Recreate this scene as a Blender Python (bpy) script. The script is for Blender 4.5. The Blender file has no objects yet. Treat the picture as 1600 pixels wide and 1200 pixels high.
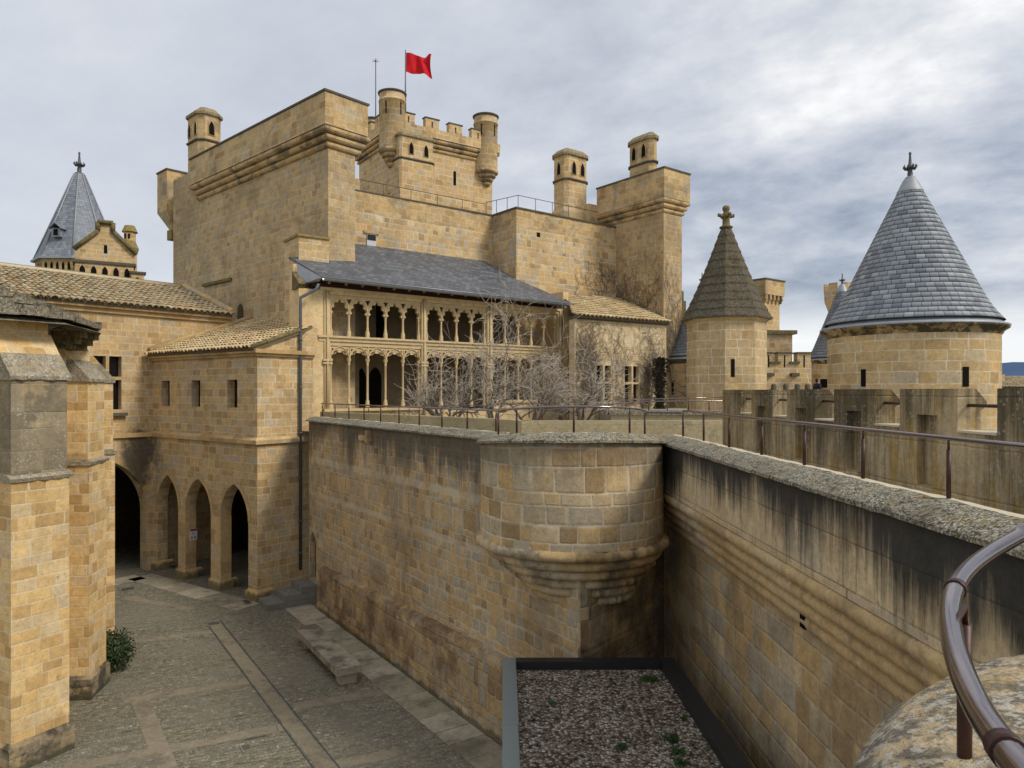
import bpy, bmesh, math, random
from mathutils import Vector, Matrix
from mathutils.geometry import tessellate_polygon
random.seed(7)
R = math.radians
PI = math.pi
SC = bpy.context.scene
COL = SC.collection
F, HZ, CZ = 1110.0, 611.0, 7.5          # focal length in photo pixels, horizon row, eye height over the courtyard

def V2(x, y): return Vector((x, y))
def V3(p, z): return Vector((p[0], p[1], z))
def P(px, py, Y): return Vector(((px-800)/F*Y, Y, CZ-(py-HZ)/F*Y))
def zat(py, Y): return CZ-(py-HZ)/F*Y
def ray_plane(px, py, p0, n):
    d = Vector(((px-800)/F, 1, -(py-HZ)/F)); c = Vector((0, 0, CZ))
    return c+d*((p0-c).dot(n)/d.dot(n))
def at_px(p, d, px):                     # point of a plan line seen in column px
    k = (px-800)/F
    s = (k*p.y-p.x)/(d.x-k*d.y)
    return p+d*s, s

# ------------------------------------------------------------------ mesh builder
class MB:
    def __init__(self): self.v = []; self.f = []
    def face(self, pts, uv=None, sm=False):
        i = len(self.v); self.v += [tuple(p) for p in pts]
        self.f.append((list(range(i, i+len(pts))), uv, sm))
    def prism(self, poly, z0, z1, top=True, bot=True):
        n = len(poly)
        for i in range(n):
            a, b = poly[i], poly[(i+1) % n]
            self.face([V3(a, z0), V3(b, z0), V3(b, z1), V3(a, z1)])
        if top: self.cap(poly, z1)
        if bot: self.cap(poly, z0)
    def cap(self, poly, z):
        if len(poly) <= 4: self.face([V3(p, z) for p in poly]); return
        pts = [V3(p, z) for p in poly]
        for t in tessellate_polygon([pts]): self.face([pts[k] for k in t])
    def frust(self, pa, za, pb, zb, capa=True, capb=True, sm=False):
        n = len(pa)
        for i in range(n):
            j = (i+1) % n
            self.face([V3(pa[i], za), V3(pa[j], za), V3(pb[j], zb), V3(pb[i], zb)], None, sm)
        if capa: self.cap(pa, za)
        if capb: self.cap(pb, zb)
    def ob(self, o, da, db, a0, a1, b0, b1, z0, z1):      # box in a plan frame
        self.prism([o+da*a0+db*b0, o+da*a1+db*b0, o+da*a1+db*b1, o+da*a0+db*b1], z0, z1)
    def hexa(self, lo, hi):                               # eight corners
        self.face(lo); self.face(hi)
        for i in range(4):
            j = (i+1) % 4
            self.face([lo[i], lo[j], hi[j], hi[i]])
    def loft(self, rings, closed=True, sm=True, caps=False, uvs=None):
        for k in range(len(rings)-1):
            a, b = rings[k], rings[k+1]; n = len(a)
            for i in range(n if closed else n-1):
                j = (i+1) % n
                u = None
                if uvs: u = [uvs[k][i], uvs[k][i+1], uvs[k+1][i+1], uvs[k+1][i]]
                self.face([a[i], a[j], b[j], b[i]], u, sm)
        if caps:
            self.face(rings[0]); self.face(rings[-1])
    def tube(self, pts, r, n=6, sm=True, cap=True):
        pts = [Vector(p) for p in pts]; rings = []
        rr = r if isinstance(r, (list, tuple)) else [r]*len(pts)
        up = None
        for i, p in enumerate(pts):
            t = (pts[min(i+1, len(pts)-1)]-pts[max(i-1, 0)])
            if t.length < 1e-9: t = Vector((0, 0, 1))
            t.normalize()
            if up is None:
                up = Vector((0, 0, 1)) if abs(t.z) < .9 else Vector((1, 0, 0))
            a = (up-t*up.dot(t))
            if a.length < 1e-4: a = Vector((1, 0, 0))-t*t.x
            a.normalize(); up = a; b = t.cross(a)
            rings.append([p+(a*math.cos(2*PI*k/n)+b*math.sin(2*PI*k/n))*rr[i] for k in range(n)])
        self.loft(rings, True, sm, cap)
    def lathe(self, c, prof, n=24, a0=0, a1=2*PI, sm=True, jit=0, rot=0):
        full = abs(a1-a0-2*PI) < 1e-6
        m = n if full else n+1
        rings = []; uvs = []
        rm = max(r for r, z in prof)
        L = 0; pr = prof[0]
        for (r, z) in prof:
            L += math.hypot(r-pr[0], z-pr[1]); pr = (r, z)
            ring = []; uv = []
            for k in range(m):
                a = rot+a0+(a1-a0)*k/n
                j = 1+random.uniform(-jit, jit)
                ring.append(Vector((c[0]+r*j*math.cos(a), c[1]+r*j*math.sin(a), z)))
            for k in range(n+1):
                uv.append((rm*(a1-a0)*k/n, z if abs(prof[0][1]-prof[-1][1]) > .02 else L))
            rings.append(ring); uvs.append(uv)
        self.loft(rings, full, sm, False, uvs)
    def build(self, name, mat, parent=None, tag=None, origin=None, doubles=True):
        me = bpy.data.meshes.new(name)
        bm = bmesh.new(); uvl = bm.loops.layers.uv.new('UVMap')
        fl = bm.faces.layers.int.new('ex')
        vs = [bm.verts.new(p) for p in self.v]
        for idx, uv, sm in self.f:
            try: fc = bm.faces.new([vs[i] for i in idx])
            except ValueError: continue
            fc.smooth = sm
            if uv:
                fc[fl] = 1
                for lp, u in zip(fc.loops, uv): lp[uvl].uv = u
        if doubles: bmesh.ops.remove_doubles(bm, verts=bm.verts, dist=2e-4)
        bmesh.ops.recalc_face_normals(bm, faces=bm.faces)
        for fc in bm.faces:
            if fc[fl]: continue
            n = fc.normal
            if abs(n.z) > .75:
                for lp in fc.loops: lp[uvl].uv = (lp.vert.co.x, lp.vert.co.y)
            else:
                t = Vector((-n.y, n.x)); t.normalize()
                if t.x < 0: t = -t
                k = 1/max(.3, math.sqrt(1-n.z*n.z))
                for lp in fc.loops: lp[uvl].uv = (lp.vert.co.x*t.x+lp.vert.co.y*t.y, lp.vert.co.z*k)
        bm.faces.layers.int.remove(fl)
        bm.to_mesh(me); bm.free()
        me.materials.append(mat)
        o = bpy.data.objects.new(name, me); COL.objects.link(o)
        if parent is not None:
            o.parent = parent
            if parent.type == 'EMPTY': o.matrix_parent_inverse = Matrix.Translation(-parent.location)
            else: o.matrix_parent_inverse = Matrix.Translation(-parent.location)
        else:
            xs = [v.co for v in me.vertices]
            org = origin or Vector(((min(v.x for v in xs)+max(v.x for v in xs))/2, (min(v.y for v in xs)+max(v.y for v in xs))/2, min(v.z for v in xs)))
            me.transform(Matrix.Translation(-org)); o.location = org
        if tag: settag(o, *tag)
        return o

def settag(o, label=None, cat=None, group=None, kind=None):
    if label: o['label'] = label
    if cat: o['category'] = cat
    if group: o['group'] = group
    if kind: o['kind'] = kind
    return o
def thing(name, loc, label, cat, group=None):
    o = bpy.data.objects.new(name, None); COL.objects.link(o)
    o.location = loc; o.empty_display_size = .3
    return settag(o, label, cat, group)
def struct(mb, name, mat): return mb.build(name, mat, None, (None, None, None, 'structure'))

def copy_thing(root, loc, label, group=None):
    r = root.copy(); COL.objects.link(r); r.location = loc; r['label'] = label
    if group: r['group'] = group
    for ch in [o for o in COL.objects if o.parent == root]:
        c = ch.copy(); COL.objects.link(c); c.parent = r
        for g in [o for o in COL.objects if o.parent == ch]:
            d = g.copy(); COL.objects.link(d); d.parent = c
    return r

def offset(poly, d):                      # outward offset of a convex plan polygon
    n = len(poly); area = sum(poly[i].x*poly[(i+1) % n].y-poly[(i+1) % n].x*poly[i].y for i in range(n))
    s = 1 if area > 0 else -1
    out = []
    for i in range(n):
        a, b, c = poly[i-1], poly[i], poly[(i+1) % n]
        e1 = (b-a).normalized(); e2 = (c-b).normalized()
        n1 = V2(e1.y, -e1.x)*s; n2 = V2(e2.y, -e2.x)*s
        m = n1+n2
        out.append(b+m*(d/max(.2, (1+n1.dot(n2)))))
    return out
def roll_ring(mb, poly, off, z, h, inner=-.12):   # a rounded corbel moulding all round a polygon
    prof = [(inner, z)]
    for k in range(6):
        a = -PI/2+PI*k/5
        prof.append((off-h*.5+math.cos(a)*h*.5, z+h/2+math.sin(a)*h/2))
    prof.append((inner, z+h))
    rings = [[V3(p, zz) for p in offset(poly, o)] for o, zz in prof]
    for k in range(len(rings)-1):
        a, b = rings[k], rings[k+1]; n = len(a)
        for i in range(n):
            j = (i+1) % n
            mb.face([a[i], a[j], b[j], b[i]], None, False)
def ngon(c, r, n, rot=0): return [V2(c[0]+r*math.cos(rot+2*PI*k/n), c[1]+r*math.sin(rot+2*PI*k/n)) for k in range(n)]

def plate(mb, o, d, inw, outline, holes, th, z_is_abs=True):   # upright wall panel with through openings
    loops = [outline]+holes
    flat = [p for l in loops for p in l]
    f3 = [V3(o+d*s, z) for s, z in flat]; b3 = [V3(o+d*s+inw*th, z) for s, z in flat]
    for t in tessellate_polygon([[Vector((s, z, 0)) for s, z in l] for l in loops]):
        mb.face([f3[k] for k in t]); mb.face([b3[k] for k in t])
    k0 = 0
    for l in loops:
        n = len(l)
        for i in range(n):
            j = (i+1) % n
            mb.face([f3[k0+i], f3[k0+j], b3[k0+j], b3[k0+i]])
        k0 += n
def arch(s0, s1, zb, zs, zt, n=9):        # pointed opening, listed from bottom left over the apex to bottom right
    w = s1-s0; h = zt-zs; r = (h*h+(w/2)**2)/w
    pts = []
    amax = math.atan2(h, r-w/2) if r > w/2 else PI/2
    L = []
    for k in range(n+1):
        a = amax*k/n
        L.append((s0+r-r*math.cos(a), zs+r*math.sin(a)))
    Rr = [(s1-(x-s0), z) for x, z in L[:-1]][::-1]
    pts = [(s0, zb)]+L+Rr+[(s1, zb)]
    return pts
def rect(s0, s1, z0, z1): return [(s0, z0), (s0, z1), (s1, z1), (s1, z0)]

# ------------------------------------------------------------------ materials
class G:
    def __init__(self, name):
        self.mat = bpy.data.materials.new(name); self.mat.use_nodes = True
        self.nt = self.mat.node_tree; self.nt.nodes.clear()
        self._uv = self._pos = None
    def n(self, t, ins=None, **pr):
        nd = self.nt.nodes.new(t)
        for k, v in pr.items(): setattr(nd, k, v)
        for k, v in (ins or {}).items(): self.set(nd.inputs[k], v)
        return nd
    def set(self, sock, v):
        if hasattr(v, 'is_output'): self.nt.links.new(v, sock)
        else:
            try: sock.default_value = v
            except Exception: sock.default_value = (v[0], v[1], v[2], 1)
    def m(self, op, a, b=0.0, c=0.0, clamp=False):
        nd = self.n('ShaderNodeMath', operation=op); nd.use_clamp = clamp
        for i, v in enumerate((a, b, c)): self.set(nd.inputs[i], v)
        return nd.outputs[0]
    def uv(self):
        if not self._uv: self._uv = self.n('ShaderNodeUVMap').outputs[0]
        return self._uv
    def pos(self):
        if not self._pos: self._pos = self.n('ShaderNodeNewGeometry').outputs['Position']
        return self._pos
    def xyz(self, v):
        nd = self.n('ShaderNodeSeparateXYZ', {0: v}); return nd.outputs
    def comb(self, x, y, z=0.0): return self.n('ShaderNodeCombineXYZ', {0: x, 1: y, 2: z}).outputs[0]
    def mapv(self, v, sc):
        return self.n('ShaderNodeVectorMath', {0: v, 1: sc}, operation='MULTIPLY').outputs[0]
    def noise(self, v, s, d=3, r=.55, out=0, dims='3D'):
        return self.n('ShaderNodeTexNoise', {'Vector': v, 'Scale': s, 'Detail': d, 'Roughness': r}, noise_dimensions=dims).outputs[out]
    def noise1(self, w, s=1.0, d=0):
        return self.n('ShaderNodeTexNoise', {'W': w, 'Scale': s, 'Detail': d}, noise_dimensions='1D').outputs[0]
    def white(self, x, y):
        return self.n('ShaderNodeTexWhiteNoise', {'Vector': self.comb(x, y)}, noise_dimensions='2D')
    def vor(self, v, s, feat='F1', out='Distance', rnd=1.0):
        return self.n('ShaderNodeTexVoronoi', {'Vector': v, 'Scale': s, 'Randomness': rnd}, feature=feat).outputs[out]
    def ss(self, x, lo, hi):
        return self.n('ShaderNodeMapRange', {0: x, 1: lo, 2: hi, 3: 0.0, 4: 1.0}, interpolation_type='SMOOTHSTEP').outputs[0]
    def ramp(self, f, stops, interp='LINEAR'):
        nd = self.n('ShaderNodeValToRGB', {0: f}); cr = nd.color_ramp; cr.interpolation = interp
        while len(cr.elements) < len(stops): cr.elements.new(.5)
        for e, (p, c) in zip(cr.elements, stops): e.position = p; e.color = (c[0], c[1], c[2], 1)
        return nd.outputs[0]
    def mix(self, f, a, b, mode='MIX'):
        nd = self.n('ShaderNodeMix', data_type='RGBA', blend_type=mode)
        self.set(nd.inputs[0], f); self.set(nd.inputs[6], a); self.set(nd.inputs[7], b)
        return nd.outputs[2]
    def gain(self, col, f):               # multiply a colour by a grey value
        return self.mix(1.0, col, self.comb(f, f, f), 'MULTIPLY')
    def out(self, col, rough=.9, height=None, bump=.5, dist=.02, metal=0, spec=.3):
        b = self.n('ShaderNodeBsdfPrincipled', {'Base Color': col, 'Roughness': rough, 'Metallic': metal, 'Specular IOR Level': spec})
        if height is not None:
            bn = self.n('ShaderNodeBump', {'Height': height, 'Strength': bump, 'Distance': dist})
            self.nt.links.new(bn.outputs[0], b.inputs['Normal'])
        o = self.n('ShaderNodeOutputMaterial'); self.nt.links.new(b.outputs[0], o.inputs[0])
        return self.mat
    def masonry(self, rowh, blk, mort, wob, vary, uv=None, edge=.05, rvary=None):
        uv = uv or self.uv()
        if wob:
            nz = self.noise(uv, 1.6, 1, .5, 1)
            nz2 = self.noise(uv, 9.0, 1, .5, 1)
            off = self.n('ShaderNodeVectorMath', {0: nz, 1: (.5, .5, .5)}, operation='SUBTRACT').outputs[0]
            off2 = self.n('ShaderNodeVectorMath', {0: nz2, 1: (.5, .5, .5)}, operation='SUBTRACT').outputs[0]
            off = self.n('ShaderNodeVectorMath', {0: off, 1: (wob*2.5, wob*2.5, 0)}, operation='MULTIPLY').outputs[0]
            off2 = self.n('ShaderNodeVectorMath', {0: off2, 1: (wob*.9, wob*.9, 0)}, operation='MULTIPLY').outputs[0]
            uv = self.n('ShaderNodeVectorMath', {0: uv, 1: off}, operation='ADD').outputs[0]
            uv = self.n('ShaderNodeVectorMath', {0: uv, 1: off2}, operation='ADD').outputs[0]
        x = self.xyz(uv)
        v = self.m('DIVIDE', x[1], rowh)
        rv = vary if rvary is None else rvary
        if rv: v = self.m('ADD', v, self.m('MULTIPLY', self.m('SUBTRACT', self.noise1(v, .8), .5), rv*1.4))
        row = self.m('FLOOR', v); fv = self.m('SUBTRACT', v, row)
        rr = self.white(row, 3.7).outputs[0]
        rr2 = self.white(row, 9.1).outputs[0]
        sc = self.m('ADD', 1-.28*min(vary, 1), self.m('MULTIPLY', rr, .62*min(vary, 1)))
        u = self.m('ADD', self.m('MULTIPLY', self.m('DIVIDE', x[0], blk), sc), self.m('MULTIPLY', rr2, 37.0))
        if not vary:
            u = self.m('ADD', self.m('DIVIDE', x[0], blk), self.m('ADD', self.m('MULTIPLY', self.m('MODULO', row, 2.0), .5), self.m('MULTIPLY', rr2, .25)))
        else:
            w = self.m('ADD', self.m('MULTIPLY', u, .85), self.m('MULTIPLY', row, 7.13))
            u = self.m('ADD', u, self.m('MULTIPLY', self.m('SUBTRACT', self.noise1(w), .5), 1.1*vary))
        col = self.m('FLOOR', u); fu = self.m('SUBTRACT', u, col)
        wn = self.white(col, row)
        du = self.m('MULTIPLY', self.m('MINIMUM', fu, self.m('SUBTRACT', 1.0, fu)), blk)
        dv = self.m('MULTIPLY', self.m('MINIMUM', fv, self.m('SUBTRACT', 1.0, fv)), rowh)
        d = self.m('SMOOTH_MIN', du, dv, edge)
        d = self.m('ADD', d, edge*.12)
        fine = self.noise(self.uv(), 22.0, 2, .6)
        dd = self.m('ADD', d, self.m('MULTIPLY', self.m('SUBTRACT', fine, .5), mort*1.3))
        mf = self.m('SUBTRACT', 1.0, self.ss(dd, mort*.45, mort*1.15))
        hg = self.ss(dd, mort*.3, mort*1.2+edge*.5)
        return wn.outputs[0], wn.outputs[1], mf, hg, fu, fv

OCH = [(0, (.36, .25, .125)), (.15, (.42, .30, .15)), (.3, (.47, .34, .175)), (.5, (.53, .385, .20)), (.68, (.45, .33, .175)), (.8, (.50, .39, .235)), (.9, (.43, .36, .255)), (1, (.55, .385, .185))]
OLD = [(0, (.29, .205, .11)), (.12, (.40, .285, .15)), (.28, (.47, .34, .175)), (.42, (.40, .325, .215)), (.55, (.36, .32, .25)), (.66, (.50, .37, .20)), (.8, (.47, .325, .155)), (.9, (.33, .285, .215)), (1, (.56, .44, .27))]
def stone(name, rowh=.28, blk=.5, mort=.012, wob=.012, vary=.5, pal=OCH, mcol=(.56, .46, .30), mstr=.8, bump=.5, edge=.03, tone=1.0,
          patch=None, streak=None, foot=None, grey=0.0, rvary=None, dist=.02, lich=0.0, pst=1.0, spot=None):
    g = G(name)
    rnd, rc, mf, hg, fu, fv = g.masonry(rowh, blk, mort, wob, vary, None, edge, rvary)
    p = g.pos()
    c = g.ramp(rnd, pal)
    big = g.noise(p, .45, 4, .6)
    mid = g.noise(p, 4.0, 4, .65)
    fin = g.noise(p, 30.0, 3, .7)
    med = g.noise(p, 11.0, 4, .72)
    k = g.m('ADD', .04, g.m('ADD', g.m('MULTIPLY', mid, .74), g.m('ADD', g.m('MULTIPLY', fin, .40), g.m('MULTIPLY', med, .80))))
    c = g.mix(1.0, c, (1.14, 1.10, 1.04), 'MULTIPLY')
    c = g.gain(c, g.m('MULTIPLY', k, tone))
    mm = g.m('MULTIPLY', mf, g.m('MULTIPLY', g.ss(g.noise(p, 2.2, 3), .25, .6), mstr))
    c = g.mix(mm, c, g.gain(mcol, g.m('ADD', .7*tone, g.m('MULTIPLY', fin, .5))))
    pits = g.ss(g.noise(p, 14.0, 4, .7), .60, .72)
    c = g.mix(g.m('MULTIPLY', pits, .55), c, (.13, .09, .05))
    vein = g.ss(g.noise(g.mapv(p, (1.2, 1.2, 4.5)), 2.0, 5, .7), .58, .74)
    c = g.mix(g.m('MULTIPLY', vein, .35), c, g.gain(c, .55))
    c = g.mix(g.m('MULTIPLY', g.ss(big, .42, .72), .5), c, g.gain(c, .66))
    if grey:
        gz = g.ss(g.m('ADD', g.noise(p, .8, 5, .65), g.m('MULTIPLY', mid, .25)), .62, .80)
        c = g.mix(g.m('MULTIPLY', gz, grey), c, g.gain((.33, .30, .24), k))
    if patch:
        col, amt, sc, lo, hi = patch
        pz = g.ss(g.noise(g.mapv(p, (1, 1, pst)) if pst != 1 else p, sc, 6, .68), lo, hi)
        c = g.mix(g.m('MULTIPLY', pz, amt), c, g.gain(col, k))
    z = g.xyz(p)[2]
    if streak:                             # soot run down from under a coping
        zt, dep, amt, col = streak[:4]; sb = streak[4] if len(streak) > 4 else .33
        f = g.m('DIVIDE', g.m('SUBTRACT', zt, z), dep)
        st = g.noise(g.mapv(p, (8.5, 8.5, .5)), 1.0, 6, .75)
        s2 = g.noise(g.mapv(p, (.55, .55, .25)), 1.0, 3, .55)
        amtn = g.ss(g.m('SUBTRACT', g.m('ADD', g.m('MULTIPLY', st, .75), g.m('MULTIPLY', g.m('SUBTRACT', s2, sb), 1.25)), g.m('MULTIPLY', f, .36)), .10, .46)
        amtn = g.m('MULTIPLY', amtn, g.m('GREATER_THAN', f, -.2))
        c = g.mix(g.m('MULTIPLY', amtn, amt), c, g.gain(col, k))
    if spot:                               # one old soot mark on the wall
        ctr, rad, amt = spot
        dv = g.n('ShaderNodeVectorMath', {0: g.mapv(p, (1, 1, .55)), 1: (ctr[0], ctr[1], ctr[2]*.55)}, operation='DISTANCE').outputs['Value']
        sm = g.ss(g.m('SUBTRACT', g.m('MULTIPLY', g.noise(p, 1.4, 5, .65), 1.6), g.m('DIVIDE', dv, rad)), -.15, .35)
        c = g.mix(g.m('MULTIPLY', sm, amt), c, g.gain((.06, .055, .048), k))
    if foot:                               # damp black moss with its own blotchy edge
        z0, h, amt, col = foot
        f = g.m('DIVIDE', g.m('SUBTRACT', z, z0), h)
        q = g.ss(g.m('SUBTRACT', g.m('ADD', g.noise(p, 1.5, 5, .7), .35), f), .35, .6)
        c = g.mix(g.m('MULTIPLY', q, amt), c, g.gain(col, k))
    if lich:
        cell = g.vor(p, 16.0); lz = g.m('MULTIPLY', g.ss(g.noise(p, 2.5, 4), .42, .62), g.m('SUBTRACT', 1.0, g.ss(cell, .18, .4)))
        c = g.mix(g.m('MULTIPLY', lz, lich), c, (.48, .47, .40))
    h = g.m('ADD', g.m('MULTIPLY', hg, .34), g.m('ADD', g.m('MULTIPLY', mid, .45), g.m('MULTIPLY', fin, .16)))
    h = g.m('ADD', h, g.m('ADD', g.m('MULTIPLY', rnd, .18), g.m('MULTIPLY', med, .35)))
    return g.out(c, .93, h, bump, dist, 0, .2)

def plain(name, col, rough=.7, metal=0, var=.25, sc=6.0, bump=.2, spec=.4):
    g = G(name); p = g.pos(); nz = g.noise(p, sc, 4, .65)
    c = g.gain(col, g.m('ADD', 1-var, g.m('MULTIPLY', nz, 2*var)))
    return g.out(c, rough, nz, bump, .01, metal, spec)

def lichen(name, dark=(.10, .09, .065), base=(.30, .25, .16), pale=(.50, .48, .39), yel=(.36, .25, .06), ya=.5, sc=1.0, da=.8, pa=.9):
    g = G(name); p = g.pos()
    a = g.noise(p, 7*sc, 5, .7); b = g.noise(p, 21*sc, 4, .7); big = g.noise(p, 1.7*sc, 4, .65)
    c = g.mix(g.m('MULTIPLY', g.ss(a, .42, .58), da), base, dark)
    c = g.mix(g.m('MULTIPLY', g.ss(b, .50, .60), g.m('MULTIPLY', g.ss(big, .30, .55), pa)), c, pale)
    yz = g.m('MULTIPLY', g.ss(g.noise(p, 5*sc, 4, .7), .55, .65), g.ss(g.noise(p, .9*sc, 2), .42, .6))
    c = g.mix(g.m('MULTIPLY', yz, ya), c, yel)
    blk = g.m('SUBTRACT', 1.0, g.ss(g.vor(p, 26*sc), .10, .28))
    c = g.mix(g.m('MULTIPLY', blk, .55), c, (.05, .045, .035))
    h = g.m('ADD', g.m('MULTIPLY', a, .6), g.m('MULTIPLY', b, .5))
    return g.out(c, .95, h, .9, .03, 0, .15)

def slate(name, rowh, blk, pal, warm=.25, bump=.6, mort=.008, rough=.45):
    g = G(name)
    rnd, rc, mf, hg, fu, fv = g.masonry(rowh, blk, mort, 0, 0, None, .012)
    p = g.pos()
    c = g.ramp(rnd, pal)
    fin = g.noise(p, 25, 3, .7); mid = g.noise(p, 3, 4, .6)
    c = g.gain(c, g.m('ADD', .68, g.m('ADD', g.m('MULTIPLY', fin, .25), g.m('MULTIPLY', mid, .4))))
    rust = g.m('MULTIPLY', g.ss(g.noise(g.mapv(p, (2.2, 2.2, .8)), 1.6, 5, .7), .60, .72), warm)
    c = g.mix(rust, c, (.22, .15, .08))
    c = g.mix(g.m('MULTIPLY', mf, .8), c, (.04, .045, .055))
    h = g.m('ADD', g.m('MULTIPLY', g.m('SUBTRACT', 1.0, fv), .7), g.m('ADD', g.m('MULTIPLY', hg, .35), g.m('MULTIPLY', rnd, .35)))
    h = g.m('ADD', h, g.m('MULTIPLY', fin, .12))
    return g.out(c, g.m('ADD', rough, g.m('MULTIPLY', rnd, .2)), h, bump, .02, 0, .5)

def tile_mat(name, stops, dark=.5):
    g = G(name); x = g.xyz(g.uv()); p = g.pos()
    c = g.ramp(x[0], stops)
    nz = g.noise(p, 18, 4, .7); big = g.noise(p, .9, 4, .6)
    c = g.gain(c, g.m('ADD', .62, g.m('MULTIPLY', nz, .76)))
    c = g.mix(g.m('MULTIPLY', g.ss(g.noise(p, 9, 4, .7), .58, .68), dark), c, (.08, .07, .05))
    c = g.mix(g.m('MULTIPLY', g.ss(big, .5, .7), .35), c, (.17, .14, .085))
    return g.out(c, .92, nz, .5, .015, 0, .2)

M = {}
SOOT = (.05, .045, .038)
def mk():
    PALE = (.76, .67, .51)
    M['ashlar'] = stone('ashlar_sandstone', .27, .44, .019, .012, .55, bump=.22, rvary=.2, mstr=.8, mcol=PALE, tone=1.02, grey=.4, spot=((-15.3, 29.3, 4.75), .95, .85))
    M['ashlar2'] = stone('tower_ashlar', .285, .48, .019, .010, .5, bump=.22, rvary=.15, mstr=.9, mcol=PALE, tone=1.04)
    M['octo'] = stone('octagon_ashlar', .355, .50, .024, .005, .35, [(0, (.40, .29, .15)), (.3, (.46, .35, .20)), (.6, (.50, .38, .21)), (.8, (.44, .35, .22)), (1, (.48, .345, .18))], bump=.22, rvary=.12, mstr=.95, mcol=PALE, tone=1.0)
    M['pillar'] = stone('plain_dressed_stone', .55, 1.3, .009, .004, .3, bump=.25, rvary=.3, mstr=.5, mcol=PALE, tone=1.0, foot=(0, .75, .7, (.07, .075, .035)), spot=((-15.3, 29.3, 4.75), .95, .85))
    M['trim'] = stone('trim_stone', .5, .9, .008, .004, .3, bump=.3, rvary=0, mstr=.5, tone=1.05, patch=((.17, .14, .08), .5, 2.0, .5, .7))
    M['rubble'] = stone('court_rubble', .255, .285, .028, .04, .9, OLD, (.64, .55, .40), .85, .75, .05, 1.02, streak=(6.42, 1.0, .85, (.085, .075, .06)), dist=.035,
                        patch=((.24, .165, .09), .55, .33, .5, .66), grey=.3)
    M['plinth'] = stone('court_plinth_rubble', .30, .34, .018, .06, 1.0, OLD, (.46, .37, .24), .6, 1.0, .07, .85, patch=((.17, .105, .06), .8, .9, .44, .64), dist=.05,
                        foot=(0, .35, .7, (.06, .065, .04)))
    M['drum'] = stone('turret_blocks', .335, .47, .024, .016, .85, OLD, (.70, .62, .47), .95, .7, .045, 1.08, rvary=.35, patch=((.22, .165, .11), .45, 2.2, .55, .7), dist=.035,
                      streak=(6.5, .5, .5, SOOT), grey=.3)
    M['corner'] = stone('turret_corner_stone', .44, .52, .022, .03, .8, OLD, (.50, .43, .31), .8, .9, .05, .95, patch=((.10, .08, .06), .85, .8, .40, .60), dist=.04)
    M['roll'] = stone('corbel_stone', 5.0, .7, .016, .006, .6, OCH, (.55, .47, .33), .7, .8, .03, 1.0, rvary=0, patch=((.10, .085, .065), .75, 1.2, .44, .62))
    M['parapet'] = stone('parapet_blocks', .46, .95, .014, .008, .7, [(0, (.43, .335, .205)), (.4, (.51, .41, .26)), (.7, (.45, .375, .265)), (1, (.54, .43, .26))], (.30, .23, .14), .95, .6, .02, 1.1,
                         rvary=.2, streak=(6.48, .78, .96, (.040, .038, .035)), patch=((.33, .21, .10), .5, 1.3, .52, .68))
    M['curtain'] = stone('curtain_wall_blocks', .36, .50, .020, .02, .7, OLD, (.58, .49, .34), .85, .9, .04, 1.0, rvary=.4, patch=((.22, .15, .08), .5, .8, .45, .65), dist=.035)
    M['curtroll'] = stone('curtain_corbel', 5.0, .62, .014, .006, .6, OCH, (.62, .54, .40), .9, .5, .03, 1.05, rvary=0, patch=((.15, .12, .09), .5, 1.1, .5, .66))
    M['merlon'] = stone('merlon_stone', .62, 1.1, .009, .012, .6, [(0, (.40, .315, .185)), (.5, (.48, .38, .23)), (1, (.43, .35, .22))], (.33, .27, .17), .6, .8, .03, .95,
                        rvary=.2, streak=(8.0, 2.4, .88, (.060, .050, .032), .44), patch=((.42, .275, .08), .85, 4.0, .50, .60), lich=.45, dist=.03, pst=.25)
    M['gardenwall'] = stone('garden_wall_stone', .6, 1.4, .009, .01, .5, [(0, (.34, .29, .18)), (.5, (.40, .345, .215)), (1, (.37, .31, .20))], (.40, .34, .22), .6, .6, .03, 1.0, rvary=0, patch=((.15, .14, .09), .6, 4.0, .5, .66), lich=.45)
    M['keep'] = stone('keep_ashlar', .36, .58, .030, .008, .45, bump=.22, rvary=.2, mstr=.75, mcol=PALE, tone=1.04)
    M['tower'] = stone('great_tower_masonry', .27, .38, .026, .03, .8, [(0, (.33, .23, .12)), (.2, (.42, .30, .155)), (.45, (.47, .345, .185)), (.7, (.42, .325, .195)), (.85, (.36, .30, .21)), (1, (.52, .385, .205))], (.64, .54, .37), .75, .5, .045, 1.05, rvary=.5,
                       patch=((.28, .205, .115), .55, .30, .45, .62), dist=.03, grey=.3)
    M['towertop'] = stone('great_tower_parapet', .30, .54, .018, .01, .5, bump=.3, rvary=.2, mstr=.6, mcol=PALE, tone=1.02, patch=((.22, .18, .12), .65, .7, .48, .66))
    M['range'] = stone('range_masonry', .28, .38, .028, .036, .9, OLD, (.66, .56, .40), .8, .6, .05, 1.14, rvary=.5, patch=((.30, .20, .10), .35, .5, .5, .68), dist=.03)
    M['vinewall'] = stone('pale_house_masonry', .28, .42, .024, .02, .7, [(0, (.46, .36, .21)), (.4, (.56, .45, .28)), (.7, (.52, .44, .31)), (1, (.60, .47, .28))], (.70, .61, .45), .8, .5, .05, 1.1, rvary=.4, dist=.03)
    M['apse'] = stone('apse_masonry', .25, .42, .016, .014, .55, [(0, (.42, .28, .125)), (.3, (.58, .41, .19)), (.6, (.63, .47, .235)), (.85, (.53, .43, .28)), (1, (.61, .42, .185))], (.74, .64, .46), .95, .5, .03, 1.06,
                      rvary=.3, patch=((.06, .055, .05), .8, .9, .58, .68), pst=.45)
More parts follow.
